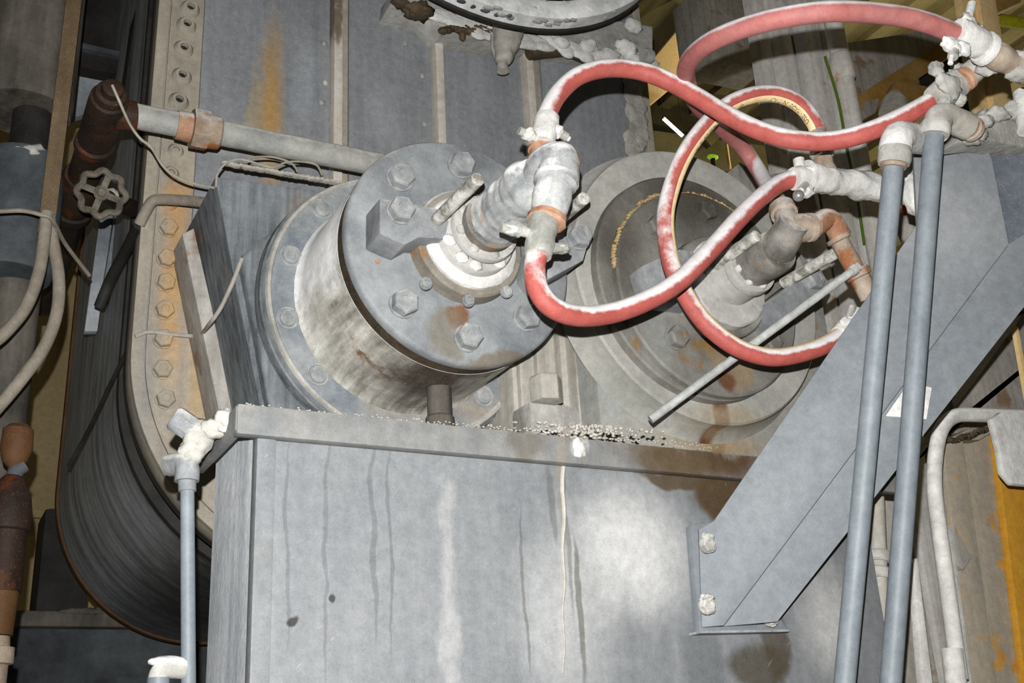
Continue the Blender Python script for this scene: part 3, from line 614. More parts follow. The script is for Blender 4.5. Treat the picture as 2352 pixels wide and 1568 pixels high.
# rim channel
zb = (V(547, 926, 1.478).z, V(602, 1001, 1.478).z)
rl = V(545, 930, 1.478).x; rr_ = V(1740, 1060, 1.478).x+.35
def rimbox(x0, x1, y0, y1, z0, z1, name, mt):
    MB().box(((x0+x1)/2, (y0+y1)/2, (z0+z1)/2), (x1-x0, y1-y0, z1-z0)).build(name, mt, tk, bevel=.004)
rimbox(rl, rr_, 1.476, 1.498, zb[1], zb[0], 'front_rim', 'rim')
rimbox(rl-.002, rl+.012, 1.478, 1.72, zb[1]+.004, zb[0]-.002, 'side_rim', 'rim')
rimbox(rl, rr_, 1.49, 1.76, zb[0]-.012, zb[0]-.004, 'top_sheet', 'rim')
mb = MB()
for i in range(230):
    t = i/229; px = 560+t*1090; py = 929+t*95
    s = .0012+.0016*math.exp(-((px-1330)/110)**2)
    mb.blob(V(px, py+random.uniform(-2, 3), 1.482)+Vector((0, random.uniform(-.004, .02), 0)), (s*1.8, s*1.5, s), .5, 2, 1)
mb.build('rim_dust', 'pier', tk)['kind'] = 'stuff'
mb = MB()
for i in range(150):
    px = random.gauss(1345, 70); mb.blob(V(px, 985+random.uniform(-12, 8)+(px-1300)*.06, 1.50), (random.uniform(.0016, .0036), .004, random.uniform(.0012, .0026)), .6, 2, 2)
mb.build('dust_heap', 'pier', tk)['kind'] = 'stuff'
MB().blob(V(1330, 1030, 1.476), (.013, .006, .017), .4, 2, 3).build('dust_lump', 'dust_white', tk)
mb = MB(); mb.tube([V(1294, 1000+i*26, 1.4985)+Vector((.002*math.sin(i*1.1), 0, 0)) for i in range(22)], lambda t: .0042*(1-.6*t), 6)
mb.build('dried_drip', 'pier', tk)

# vertical pipe on the tank's left side
lp = thing('side_pipe', V(432, 1568, 1.56)-Vector((0, 0, 1.6)), 'slim grey vertical pipe with dusty tee beside the tank', 'pipe')
a, b = V(430, 1110, 1.56), V(433, 1568, 1.56)
MB().cyl(b+(b-a)*(b.z/(a.z-b.z)), a, .0098, seg=20).build('pipe', 'galv', lp)
MB().lathe([(0, .0125), (.03, .0125), (.034, .014), (.042, .014)], V(430, 1128, 1.56), a-b, 20).build('socket', 'bracket', lp)
MB().tube(arc([V(429, 1105, 1.56), V(431, 1062, 1.56), V(392, 1068, 1.60)], .03, 8), .0165, 20, jag=.002).build('elbow', 'bracket', lp)
mb = MB(); mb.blob(V(455, 1005, 1.56), (.022, .02, .028), .35, 1.8, 3).blob(V(440, 1040, 1.56), (.018, .018, .02), .3, 1.8, 3).blob(V(490, 985, 1.545), (.018, .018, .014), .3, 2, 3)
mb.blob(V(515, 965, 1.53), (.014, .014, .018), .3, 2, 3)
mb.build('dust_lump', 'crust', lp)
MB().lathe([(0, .019), (.028, .019), (.032, .016)], V(440, 985, 1.56), V(405, 962, 1.56)-V(440, 985, 1.56), 8).build('plug', 'bracket', lp)
bs = thing('pipe_stub', V(385, 1568, 1.56), 'short dusty white pipe elbow at the foot of the slim pipe', 'pipe')
MB().tube(arc([V(425, 1535, 1.56), V(365, 1532, 1.56), V(364, 1600, 1.56)], .02, 8), .0135, 20, jag=.0015).build('elbow', 'dust_grey', bs)
MB().lathe([(0, .0145), (.01, .0145), (.011, .012), (.06, .012)], V(364, 1556, 1.56), (0, 0, -1), 20).build('stub', 'galv', bs)
MB().blob(V(385, 1518, 1.558), (.026, .012, .007), .2, 2, 3).build('dust_cap', 'dust_white', bs)

# ================================================================== DIAGONAL BRACE
P0, P1, P2 = V(1640, 1195, 1.462), V(1663, 1435, 1.462), V(2290, 450, 1.19)
BN = (P1-P0).cross(P2-P0).normalized()
if BN.y > 0: BN = -BN
def onB(px, py, back=0.0):
    d = FW + RT*((px-CX)/F_PX) - UP*((py-CY)/F_PX); o = P0-BN*back
    return CAM + d*((o-CAM).dot(BN)/d.dot(BN))
br = thing('diagonal_brace', P1, 'wide pale grey double-plate diagonal brace rising to the right from the tank', 'brace')
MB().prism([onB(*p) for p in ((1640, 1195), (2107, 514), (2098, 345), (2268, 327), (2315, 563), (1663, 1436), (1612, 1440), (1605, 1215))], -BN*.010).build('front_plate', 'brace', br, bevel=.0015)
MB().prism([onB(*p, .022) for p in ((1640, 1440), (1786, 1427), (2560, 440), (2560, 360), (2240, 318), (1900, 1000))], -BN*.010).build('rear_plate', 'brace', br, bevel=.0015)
MB().prism([onB(*p, .02) for p in ((2272, 332), (2500, 366), (2500, 440), (2318, 560))], -BN*.004).build('dark_patch_plate', 'brace_dark', br)
MB().prism([onB(*p, .014) for p in ((2034, 955), (2088, 878), (2140, 890), (2128, 962))], -BN*.006).build('white_gusset', 'dust_white', br)
bp = thing('brace_foot_plate', V(1700, 1450, 1.49), 'small dusty foot plate bolting the diagonal brace to the tank', 'plate')
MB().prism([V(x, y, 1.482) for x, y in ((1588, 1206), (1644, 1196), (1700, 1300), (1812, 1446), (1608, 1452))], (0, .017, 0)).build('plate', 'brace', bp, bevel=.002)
for px, py, yy in ((1622, 1252, 1.455), (1621, 1392, 1.455), (1766, 1420, 1.47)):
    q = V(px, py, yy); b = inst(HEXW, 'bolt', bp, q, YA, .75, .4)
    mb = MB().blob(q+Vector((0, -.006, .012)), (.011, .010, .008), .35, 1.5, 4).blob(q+Vector((.006, -.002, -.004)), (.009, .009, .009), .35, 1.5, 4); mb.build('dust_cap', 'dust_grey', bp)
MB().prism([V(x, y, 1.47) for x, y in ((1608, 1448), (1812, 1445), (1812, 1450), (1608, 1454))], (0, .03, 0)).build('bottom_lip', 'bracket', bp)

# ================================================================== CONDUITS AND MANIFOLDS ON THE RIGHT
def conduit(label, pts, r, grp=None):
    t = thing('conduit_pipe', pts[-1], label, 'pipe', grp)
    MB().tube(arc([pts[0], pts[-1]+(pts[-1]-pts[0])*.12, Vector(((pts[-1]+(pts[-1]-pts[0])*.12).x, (pts[-1]+(pts[-1]-pts[0])*.12).y, 0))], .1), r, 28).build('pipe', 'galv', t)
    return t
k1 = conduit('left galvanised pipe of the upright pair, topped by a white dusty elbow', [V(2053, 372, 1.115), V(1940, 1568, 1.36)], .017)
k2 = conduit('right galvanised pipe of the upright pair, topped by a grey elbow', [V(2146, 300, 1.10), V(2046, 1568, 1.33)], .0172)
MB().lathe([(0, .0255), (.006, .0275), (.02, .0275), (.03, .024)], V(2053, 378, 1.115), V(2053, 372, 1.115)-V(1940, 1568, 1.36), 28, jag=.0012).build('collar', 'dust_grey', k1)
MB().tube(arc([V(2054, 372, 1.115), V(2058, 312, 1.11), V(2130, 322, 1.16)], .045, 10), .0265, 26, jag=.0025, js=30).build('elbow', 'dust_white', k1)
MB().lathe([(0, .021), (.008, .022), (.01, .02)], V(2052, 386, 1.117), V(2053, 372, 1.115)-V(1940, 1568, 1.36), 28).build('rust_ring', 'rust_dim', k1)
MB().lathe([(0, .0245), (.005, .0265), (.018, .0265), (.026, .023)], V(2146, 312, 1.10), V(2146, 300, 1.10)-V(2046, 1568, 1.33), 28, jag=.001).build('collar', 'dust_grey', k2)
MB().tube(arc([V(2147, 305, 1.10), V(2158, 262, 1.10), V(2222, 290, 1.10)], .035, 10), .0245, 26, jag=.002, js=30).build('elbow', 'pier', k2)
MB().lathe([(0, .018), (.03, .018), (.032, .022), (.04, .023)], V(2208, 281, 1.10), V(2240, 300, 1.11)-V(2208, 281, 1.10), 22, jag=.001).build('nipple', 'rust_dim', k2)

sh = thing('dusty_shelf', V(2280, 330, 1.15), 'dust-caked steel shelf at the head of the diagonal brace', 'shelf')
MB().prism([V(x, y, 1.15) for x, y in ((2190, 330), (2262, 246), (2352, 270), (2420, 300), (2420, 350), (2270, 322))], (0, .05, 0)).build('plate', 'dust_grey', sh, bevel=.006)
mb = MB()
for x, y, s in ((2215, 300, .016), (2250, 308, .014), (2290, 262, .018), (2330, 258, .022), (2352, 240, .024), (2230, 320, .014), (2375, 255, .02), (2260, 280, .016)):
    mb.blob(V(x, y, 1.14), (s*1.3, s, s*.8), .4, 1.8, 3)
mb.build('dust_lump', 'dust_grey', sh)
MB().cyl(V(2352, 215, 1.12), V(2362, 300, 1.12), .02, seg=20, jag=.002, steps=6).build('pipe_end', 'dust_white', sh)

mf = thing('supply_manifold', V(1980, 460, 1.37), 'lumpy dust-coated horizontal manifold pipe with a tee, behind the upright pipes', 'manifold')
pts = spline([V(1852, 408, 1.36), V(1895, 414, 1.36), V(1950, 420, 1.36), V(2010, 432, 1.36), V(2070, 436, 1.36), V(2112, 440, 1.36)], 9)
MB().tube(pts, lambda t: .0285+.002*math.sin(t*13+1), 24, jag=.008, js=26).build('pipe', 'dust_white', mf)
MB().lathe([(0, .026), (.02, .022), (.028, .0195), (.045, .0195)], V(1900, 410, 1.36), V(1889, 362, 1.36)-V(1900, 410, 1.36), 22, jag=.0015).build('tee_branch', 'rust_dim', mf)
MB().lathe([(0, .0185), (.016, .0185)], V(1891, 375, 1.36), V(1888, 350, 1.36)-V(1891, 375, 1.36), 6).build('hex_nut', 'chrome', mf)
MB().lathe([(0, .021), (.004, .024), (.016, .022), (.018, .017), (.06, .016)], V(1888, 358, 1.36), V(1878, 300, 1.37)-V(1888, 358, 1.36), 12, jag=.002).build('ferrule', 'silver', mf)
mb = MB(); mb.blob(V(2102, 445, 1.33), (.03, .025, .045), .3, 1.8, 3).blob(V(2075, 380, 1.33), (.016, .016, .04), .3, 1.8, 3).blob(V(2105, 390, 1.33), (.03, .02, .04), .25, 1.8, 3)
mb.build('end_flange_crust', 'dust_white', mf)

up = thing('upper_feed_pipe', V(2352, 160, 1.02), 'dust-crusted rusty feed pipe leaving the frame at upper right', 'pipe')
MB().tube(spline([V(2232, 92, 1.0), V(2275, 120, 1.0), V(2330, 150, 1.0), V(2400, 185, 1.0), V(2520, 245, 1.0), V(2760, 360, 1.0)], 8), lambda t: .0225+.0015*math.sin(t*30), 24, jag=.002, js=30).build('pipe', 'rust_dim', up)
MB().lathe([(0, .026), (.004, .029), (.014, .029), (.016, .025)], V(2254, 108, .995), V(2330, 150, 1.0)-V(2275, 120, 1.0), 22, jag=.002).build('end_ring', 'dust_white', up)
MB().tube(spline([V(2216, 180, 1.08), V(2245, 155, 1.06), V(2285, 130, 1.03)], 8), lambda t: .0215, 22, jag=.003, js=34).build('branch', 'dust_grey', up)
MB().lathe([(0, .019), (.004, .0225), (.012, .0225), (.014, .018)], V(2212, 186, 1.075), V(2245, 160, 1.06)-V(2212, 186, 1.075), 18).build('rust_ring', 'orange', up)
mb = MB(); mb.blob(V(2270, 150, 1.03), (.02, .02, .02), .3, 2, 3).blob(V(2338, 168, 1.0), (.022, .02, .014), .3, 2, 3).blob(V(2340, 135, .99), (.02, .018, .012), .3, 2, 3)
mb.build('dust_lump', 'dust_grey', up)

# ------------------------------------------------------------------ hoses
def hose(name, label, ctrl, r, mt, per=12):
    pts = spline([V(*c) for c in ctrl], per)
    t = thing(name, min(pts, key=lambda p: p.z), label, 'hose', 'red water hoses')
    MB().tube(pts, r, 24).build('rubber_tube', mt, t); return t, pts
RH = .0173
hA, pA = hose('red_hose', 'red hose arching from the left rotary joint, sagging across to the upper right clamp',
    [(1246, 312, 1.43), (1248, 295, 1.43), (1257, 262, 1.43), (1283, 215, 1.43), (1330, 174, 1.42), (1395, 157, 1.41), (1465, 162, 1.40), (1530, 184, 1.38), (1600, 222, 1.35), (1670, 264, 1.32), (1745, 300, 1.28), (1825, 321, 1.24), (1910, 323, 1.21), (1990, 304, 1.17), (2070, 270, 1.14), (2130, 238, 1.12), (2168, 214, 1.11)], RH, 'hose')
hB, pB = hose('red_hose', 'dust-faded pink hose looping along the top edge to the upper right',
    [(2208, 84, 1.0), (2130, 52, 1.0), (2040, 33, 1.01), (1910, 26, 1.03), (1790, 42, 1.08), (1690, 70, 1.15), (1620, 104, 1.22), (1582, 143, 1.3), (1577, 186, 1.38), (1602, 240, 1.46), (1655, 292, 1.55), (1705, 338, 1.6), (1738, 385, 1.6), (1766, 432, 1.55), (1792, 468, 1.48)], RH*1.0, 'hose_pink')
hC, pC = hose('red_hose', 'red hose hanging from the left joint in a low U, snow-white on top',
    [(1240, 545, 1.36), (1234, 580, 1.36), (1228, 618, 1.36), (1236, 665, 1.36), (1268, 705, 1.36), (1325, 725, 1.37), (1400, 720, 1.38), (1480, 693, 1.38), (1557, 648, 1.38), (1627, 580, 1.38), (1692, 508, 1.38), (1740, 460, 1.38), (1786, 424, 1.38), (1830, 409, 1.37), (1850, 407, 1.37)], RH, 'hose')
hD, pD = hose('red_hose', 'red hose with a printed cream stripe, looping down across the right bearing',
    [(1881, 318, 1.37), (1878, 300, 1.37), (1868, 277, 1.37), (1845, 247, 1.375), (1810, 224, 1.38), (1768, 214, 1.39), (1720, 220, 1.40), (1670, 242, 1.415), (1620, 288, 1.43), (1575, 350, 1.45), (1545, 420, 1.47), (1528, 500, 1.48), (1537, 590, 1.48), (1562, 655, 1.47), (1603, 722, 1.46), (1650, 770, 1.45), (1710, 806, 1.44), (1784, 821, 1.43), (1870, 803, 1.42), (1925, 775, 1.42), (1965, 745, 1.42)], RH*.96, 'hose')

# printed stripe on the last hose
def stripe_frames(pts):
    out = []; cen = V(1690, 500, 1.42); n = len(pts); s = 0.0
    for i, p in enumerate(pts):
        T = (pts[min(i+1, n-1)]-pts[max(i-1, 0)]).normalized()
        if i: s += (p-pts[i-1]).length
        ca = (CAM-p); ca = (ca-T*ca.dot(T)).normalized()
        ins = cen-p; ins = ins-T*ins.dot(T); ins = (ins-ca*ins.dot(ca)).normalized()
        a = math.radians(42+min(1, max(0, (i/n-.18)/.2))*24+min(1, max(0, (i/n-.5)/.12))*22)
        N = ca*math.cos(a)+ins*math.sin(a); out.append((s, p, T, N, N.cross(T)))
    return out
SF = stripe_frames(pD)
def on_stripe(s, off, h):                         # s along the hose, off across the stripe, h above the rubber
    for i in range(len(SF)-1):
        if SF[i+1][0] >= s: break
    a, b = SF[i], SF[i+1]; t = (s-a[0])/max(1e-6, b[0]-a[0])
    p = a[1].lerp(b[1], t); N = a[3].lerp(b[3], t).normalized(); U = a[4].lerp(b[4], t).normalized()
    R = RH*.96+h; f = off/(RH*.96)
    return p+(N*math.cos(f)+U*math.sin(f))*R
mb = MB(); SW = .0102; L = SF[-1][0]; NS = 150; vs = []; fs = []
for i in range(NS+1):
    for k in range(7): vs.append(on_stripe(L*(.012+.97*i/NS), SW*(k/3-1), .0004))
for i in range(NS):
    for k in range(6): fs.append((i*7+k, i*7+k+1, (i+1)*7+k+1, (i+1)*7+k))
mb.add(vs, fs); st = mb.build('cream_stripe', 'cream', hD); st['label'] = 'cream stripe with black print'
def text_mesh(txt, s0, size, sx):
    cu = bpy.data.curves.new('print', 'FONT'); cu.body = txt; cu.size = size; cu.resolution_u = 3
    to = bpy.data.objects.new('print_tmp', cu); COL.objects.link(to)
    dg = bpy.context.evaluated_depsgraph_get(); me = bpy.data.meshes.new_from_object(to.evaluated_get(dg))
    bpy.data.objects.remove(to)
    mb = MB(); mb.add([on_stripe(s0+v.co.x*sx, v.co.y-size*.345, .0009) for v in me.vertices], [tuple(p.vertices) for p in me.polygons])
    bpy.data.meshes.remove(me); return mb
def s_at(px, py, Y): 
    q = V(px, py, Y); return min(SF, key=lambda f: (f[1]-q).length)[0]
text_mesh('USE - MADE IN ITALY', s_at(1874, 288, 1.37)+.008, .0155, .82).build('printed_lettering', 'ink', st, smooth=False)
text_mesh('\u00ae', s_at(1690, 232, 1.41)-.006, .016, 1.0).build('printed_mark', 'ink', st, smooth=False)
text_mesh('HOSE 250 PSI W.P.', s_at(1648, 258, 1.42)+.028, .0135, .82).build('printed_lettering', 'ink', st, smooth=False)

# ------------------------------------------------------------------ clamps
def clamp(label, a, b, r, mt, bolts, lumps, band_mt=None):
    t = thing('hose_clamp', a if a.z < b.z else b, label, 'clamp', 'hose clamps')
    Lc = (b-a).length
    MB().lathe([(0, r*.95), (Lc*.12, r), (Lc*.3, r*1.04), (Lc*.5, r*.98), (Lc*.7, r*1.05), (Lc*.9, r), (Lc, r*.93)], a, b-a, 24, jag=r*.09, js=45).build('sleeve', mt, t)
    for (p, q, rr, m_) in bolts:
        bt = MB().lathe([(0, rr), ((q-p).length*.98, rr), ((q-p).length, rr*.85)], p, q-p, 12, jag=rr*.1, js=60).build('clamp_bolt', m_, t)
    if lumps:
        for c, s in lumps: MB().blob(c, s, .38, 1.7, 3).build('lug', mt, t)
    return t
clamp('dust-white hose clamp with bolt ends above the left rotary joint', V(1246, 330, 1.43), V(1258, 268, 1.43), .0225, 'dust_white',
    [(V(1192, 300, 1.425), V(1235, 318, 1.425), .0075, 'dust_grey'), (V(1262, 290, 1.425), V(1303, 316, 1.425), .0085, 'dust_grey'), (V(1290, 309, 1.425), V(1308, 320, 1.425), .0055, 'dust_white')],
    [(V(1215, 310, 1.425), (.014, .012, .011)), (V(1278, 300, 1.42), (.014, .012, .013))])
clamp('silvery foil-like hose clamp below the left rotary joint', V(1249, 500, 1.355), V(1236, 588, 1.355), .0235, 'silver',
    [(V(1265, 572, 1.35), V(1300, 568, 1.35), .0075, 'silver'), (V(1150, 522, 1.36), V(1215, 535, 1.36), .008, 'dust_grey')],
    [(V(1185, 527, 1.36), (.024, .012, .012)), (V(1285, 572, 1.355), (.018, .012, .008))])
clamp('crusted white hose clamp with two bolt ends at the top right', V(2196, 75, .995), V(2252, 103, .995), .026, 'dust_white',
    [(V(2222, 50, .99), V(2232, 8, .99), .0075, 'dust_white'), (V(2192, 105, .99), V(2188, 132, .99), .009, 'dust_grey'), (V(2186, 124, .99), V(2183, 146, .99), .0045, 'dust_white')],
    [(V(2220, 55, .99), (.014, .014, .02)), (V(2240, 72, .985), (.014, .014, .012)), (V(2185, 104, .99), (.02, .012, .014)), (V(2205, 110, .99), (.02, .014, .014))])
clamp('splat-shaped white crusted hose clamp at the right end of the sagging hose', V(2150, 226, 1.10), V(2206, 186, 1.09), .0265, 'dust_grey',
    [(V(2150, 165, 1.09), V(2158, 150, 1.09), .008, 'dust_grey'), (V(2200, 225, 1.09), V(2208, 240, 1.09), .009, 'dust_grey')],
    [(V(2150, 160, 1.09), (.012, .012, .014)), (V(2198, 160, 1.09), (.016, .012, .014)), (V(2203, 228, 1.09), (.014, .012, .014)), (V(2168, 234, 1.09), (.012, .012, .008)), (V(2180, 195, 1.075), (.026, .012, .024))])
kc = clamp('white crusted hose clamp with bright round bolt head on the manifold', V(1822, 410, 1.365), V(1868, 410, 1.36), .0235, 'dust_white',
    [(V(1838, 392, 1.36), V(1834, 366, 1.36), .011, 'dust_white'), (V(1850, 425, 1.345), V(1838, 440, 1.34), .008, 'silver')],
    [(V(1852, 440, 1.35), (.016, .014, .012)), (V(1862, 395, 1.35), (.016, .014, .014))])
MB().blob(V(1834, 449, 1.34), .0112, 0, 1, 3).build('round_bolt_head', 'chrome', kc)
clamp('dusty hose clamp at the low right end of the striped hose, against the brace', V(1930, 772, 1.42), V(1972, 725, 1.42), .0215, 'dust_white',
    [(V(1950, 730, 1.41), V(1958, 705, 1.41), .0075, 'dust_grey')], [(V(1945, 745, 1.41), (.02, .012, .012))])

# ================================================================== TOP: wheel rim, ledge, hanging nozzle
YR = 2.00; YB = 2.055
def fitcirc(pts):
    (x1, y1), (x2, y2), (x3, y3) = pts
    d = 2*(x1*(y2-y3)+x2*(y3-y1)+x3*(y1-y2))
    ux = ((x1*x1+y1*y1)*(y2-y3)+(x2*x2+y2*y2)*(y3-y1)+(x3*x3+y3*y3)*(y1-y2))/d
    uy = ((x1*x1+y1*y1)*(x3-x2)+(x2*x2+y2*y2)*(x1-x3)+(x3*x3+y3*y3)*(x2-x1))/d
    return ux, uy, math.hypot(x1-ux, y1-uy)
ux, uz, ur = fitcirc([(p.x, p.z) for p in (V(1008, 4, YB), V(1238, 72, YB), V(1468, 4, YB))])
wh = thing('pulley_wheel', (ux, YR, uz-ur), 'dust-webbed grey wheel rim cutting into the top edge', 'wheel')
AW = Vector((ux, 0, uz))
ring_y(AW, [(YR+.05, ur-.075), (YR+.004, ur-.06), (YR, ur-.05), (YR, ur-.012), (YR+.004, ur-.006), (YB-.004, ur-.002), (YB, ur-.006), (YB, ur-.075)], 120).build('rim', 'wheel_rim', wh)
ring_y(AW, [(YB-.010, ur-.002), (YB-.006, ur+.003), (YB+.004, ur+.003), (YB+.008, ur-.002)], 120).build('rubber_edge', 'dark', wh)
MB().lathe([(0, .05), (0, ur-.07), (.02, ur-.07)], (ux, YB-.01, uz), (0, 1, 0), 80).build('web_disc', 'dust_grey', wh)
for i in range(9):
    t = i/8; a = math.radians(-90-21+t*24); rr = ur-.003
    c = Vector((ux+rr*math.cos(a), YR+.02+random.uniform(-.006, .006), uz+rr*math.sin(a)))
    MB().blob(c, (random.uniform(.006, .014), .008, .002), .4, 2, 2).build('dark_pit', 'dark_blue', wh)
mb = MB()
for i in range(60):
    a = math.radians(-90+random.uniform(-36, 36)); rr = ur-random.choice((.004, .03, .055)); c = Vector((ux+rr*math.cos(a), YR+random.uniform(0, .03), uz+rr*math.sin(a)))
    mb.blob(c, (random.uniform(.006, .02), .008, .003), .4, 2, 2)
mb.build('dust_web', 'dust_grey', wh)['kind'] = 'stuff'

lg = thing('dusty_ledge', V(1250, 120, 2.2), 'dust-heaped ledge under the wheel rim at top centre', 'ledge')
MB().prism([V(x, y, 2.24) for x, y in ((905, -30), (1500, 60), (1500, 130), (1215, 88), (1020, 70), (985, 30), (900, 5))], (0, .1, 0)).build('shelf', 'dust_grey', lg, bevel=.006)
mb = MB()
for i in range(34):
    t = i/33; mb.blob(V(1010+t*480, 48+t*96+random.uniform(-14, 14), 2.23), (random.uniform(.03, .06), .010, random.uniform(.012, .026)), .22, 1.2, 3)
for px, py, s in ((1440, 110, .05), (1465, 140, .04), (1400, 130, .045), (1350, 105, .04), (1290, 100, .03), (1455, 60, .04)):
    mb.blob(V(px, py, 2.22), (s*.8, .02, s*.55), .3, 1.4, 3)
mb.build('dust_heap', 'dust_white', lg)['kind'] = 'stuff'
mb = MB()
for i in range(20):
    t = i/19; mb.blob(V(1018+t*110, 66+t*6+random.uniform(-5, 5), 2.23), (.014, .012, .008), .5, 2, 2)
mb.blob(V(960, 26, 2.23), (.04, .03, .02), .5, 2, 3).blob(V(1062, 80, 2.23), (.01, .01, .018), .4, 2, 2).blob(V(920, 8, 2.23), (.03, .02, .012), .5, 2, 2)
mb.build('rust_crust', 'groove', lg)
MB().lathe([(0, .022), (.02, .024), (.024, .018), (.03, .018)], V(1478, 128, 2.16), V(1500, 130, 2.16)-V(1478, 128, 2.16), 16, jag=.002).build('bolt_end', 'dust_grey', lg)
MB().tube([V(1215, 118, 2.26), V(1300, 112, 2.26), V(1345, 128, 2.26)], .022, 14, jag=.004).build('dark_bar', 'groove', lg)  # bar in the same dark brown as the groove

nz_ = thing('spray_nozzle', V(1155, 160, 2.2), 'dust-caked nozzle hanging below the wheel rim', 'nozzle')
MB().tube(spline([V(1168, 70, 2.2), V(1165, 95, 2.2), V(1160, 120, 2.2), V(1154, 142, 2.2), V(1155, 164, 2.2)], 8), lambda t: (.044-.03*t) if t < .72 else .0165+.002*(t-.72), 20, jag=.006, js=24).build('body', 'pier', nz_)
MB().prism([V(x, y, 2.215) for x, y in ((1128, 75), (1205, 78), (1190, 110), (1172, 140), (1142, 140), (1130, 110))], (0, .01, 0)).build('mount_plate', 'dust_grey', nz_, bevel=.003)

# ================================================================== LEFT: pipe run, valve, wires
hp = thing('cross_pipe', V(560, 350, 2.1), 'dusty horizontal pipe with a rusty union crossing in front of the blue-grey panels', 'pipe')
c0, c1 = V(300, 264, 2.1), V(905, 386, 2.1)
MB().cyl(c0, c1, .0275, seg=30, jag=.001, steps=20).build('pipe', 'rust_dim', hp)
hp.children[0].data.materials[0] = dusty('grey_pipe', (128, 130, 128), (168, 166, 160), (206, 203, 196), top=1.0, amt=-.05, scale=9, contrast=2.0, rust=(146, 100, 64), ramt=.06)
uc = V(470, 300, 2.1); ud = (c1-c0).normalized()
MB().lathe([(-.06, .031), (-.03, .033), (-.028, .031)], uc, ud, 24, jag=.001).build('rust_sleeve', 'rust', hp)
MB().lathe([(-.028, .044), (.006, .044)], uc, ud, 8).build('union_nut', 'rust_dim', hp)
MB().lathe([(.006, .038), (.03, .036), (.034, .032)], uc, ud, 24, jag=.001).build('union_tail', 'rust_dim', hp)
tv = thing('tee_and_valve', V(190, 600, 2.45), 'dark rusty tee and valve pipe with a lobed handwheel at left', 'valve')
ta = V(256, 212, 2.03); ty = Vector((0, 1, 0))
MB().lathe([(-.02, .018), (-.018, .021), (.0, .022), (.003, .03), (.02, .032), (.024, .037), (.05, .039), (.19, .038), (.2, .036), (.205, .042), (.225, .042), (.23, .036), (.37, .036)], ta, ty, 28, jag=.0015).build('tee_run', 'dark_rust', tv)
MB().cyl(V(262, 262, 2.1), c0+ud*.01, .033, .031, 24, jag=.0015, steps=4).build('tee_branch', 'dark_rust', tv)
MB().lathe([(0, .042), (.02, .046), (.06, .05), (.10, .046), (.13, .04), (.16, .04), (.165, .046), (.2, .046), (.21, .038), (.8, .036)], ta+Vector((0, .36, 0)), ty, 28, jag=.002).build('valve_body', 'dark_rust', tv)
hc = V(233, 444, 2.22); hn = (Vector((-.1, -1, -.35))).normalized()
MB().cyl(hc, V(300, 478, 2.45), .012, .022, 18).build('bonnet', 'dark_rust', tv)
hx = hn.orthogonal().normalized(); hy = hn.cross(hx); RW = .046
def whl(a, r, z=0): return hc+(hx*math.cos(a)+hy*math.sin(a))*r+hn*z
n = 64; pts = [whl(2*PI*i/n, RW*(1+.085*math.cos(8*2*PI*i/n))) for i in range(n)]; mb = MB(); vs = []; fs = []
for i in range(n):
    T = (pts[(i+1) % n]-pts[i-1]).normalized(); B = hn; Nn = T.cross(B)
    for k in range(8):
        a = 2*PI*k/8; vs.append(pts[i]+Nn*math.cos(a)*.0075+B*math.sin(a)*.0065)
for i in range(n):
    for k in range(8): fs.append((i*8+k, i*8+(k+1) % 8, ((i+1) % n)*8+(k+1) % 8, ((i+1) % n)*8+k))
mb.add(vs, fs); hw = mb.build('handwheel', 'dark_blue', tv)
hw.data.materials[0] = M['wheel']
MB().lathe([(-.012, .012), (-.008, .016), (.008, .016), (.012, .009), (.016, .008)], hc, hn, 18).build('hub', 'wheel', hw)
for k in range(4):
    a = k*PI/2+.5; MB().bar(whl(a, .012), whl(a, RW-.003), .014, .006, hn).build('spoke', 'wheel', hw, bevel=.001)
MB().blob(V(257, 446, 2.28), (.014, .012, .014), .2, 2, 3).build('packing_nut', 'pier', tv)

def wire(label, pts, r, mt, name='wire', cat='wire', seg=8, per=8):
    o = MB().tube(spline(pts, per), r, seg).build(name, mt); return tag(o, label, cat)
wire('grey wire dangling from the rusty tee to the bearing housing', [V(258, 196, 2.0), V(274, 232, 2.0), V(298, 285, 2.02), V(322, 318, 2.03), V(347, 338, 2.04), V(372, 378, 2.06), V(398, 402, 2.06), V(440, 420, 2.06), V(495, 432, 2.08)], .0030, 'wire')
wire('looped wire lying on the top edge of the bearing housing', [V(496, 430, 2.05), V(500, 398, 2.05), V(520, 375, 2.05), V(552, 366, 2.05), V(600, 378, 2.05), V(628, 384, 2.05), V(660, 372, 2.05), V(700, 372, 2.05), V(728, 380, 2.05), V(740, 403, 2.05)], .0024, 'wire')
wire('second wire loop crossing the first on the bearing housing', [V(560, 374, 2.06), V(580, 362, 2.06), V(620, 360, 2.06), V(655, 368, 2.06), V(675, 380, 2.06), V(684, 396, 2.06)], .0024, 'wire')
wire('thin dusty cord sagging from the left bearing flange to the end plate', [V(556, 592, 2.02), V(538, 640, 2.05), V(508, 705, 2.1), V(480, 745, 2.15), V(455, 770, 2.3), V(400, 768, 2.33), V(345, 762, 2.33), V(310, 772, 2.33)], .0045, 'pier', 'cord', 'cord')
wire('bent dusty rod hooked round the end plate edge', [V(492, 468, 2.2), V(430, 461, 2.25), V(372, 458, 2.28), V(350, 462, 2.29), V(335, 485, 2.3), V(320, 515, 2.32)], .0125, 'cable', 'bent_rod', 'rod', 12)
wire('dark greasy rod running down from the bent rod to the casing', [V(320, 515, 2.34), V(290, 575, 2.5), V(255, 640, 2.65), V(228, 705, 2.7)], .014, 'dark', 'greasy_rod', 'rod', 10)
wire('long thin black rod leaning on the roll casing', [V(300, 790, 2.45), V(255, 880, 2.6), V(205, 985, 2.8), V(158, 1070, 2.9)], .0055, 'dark', 'thin_black_rod', 'rod', 8)

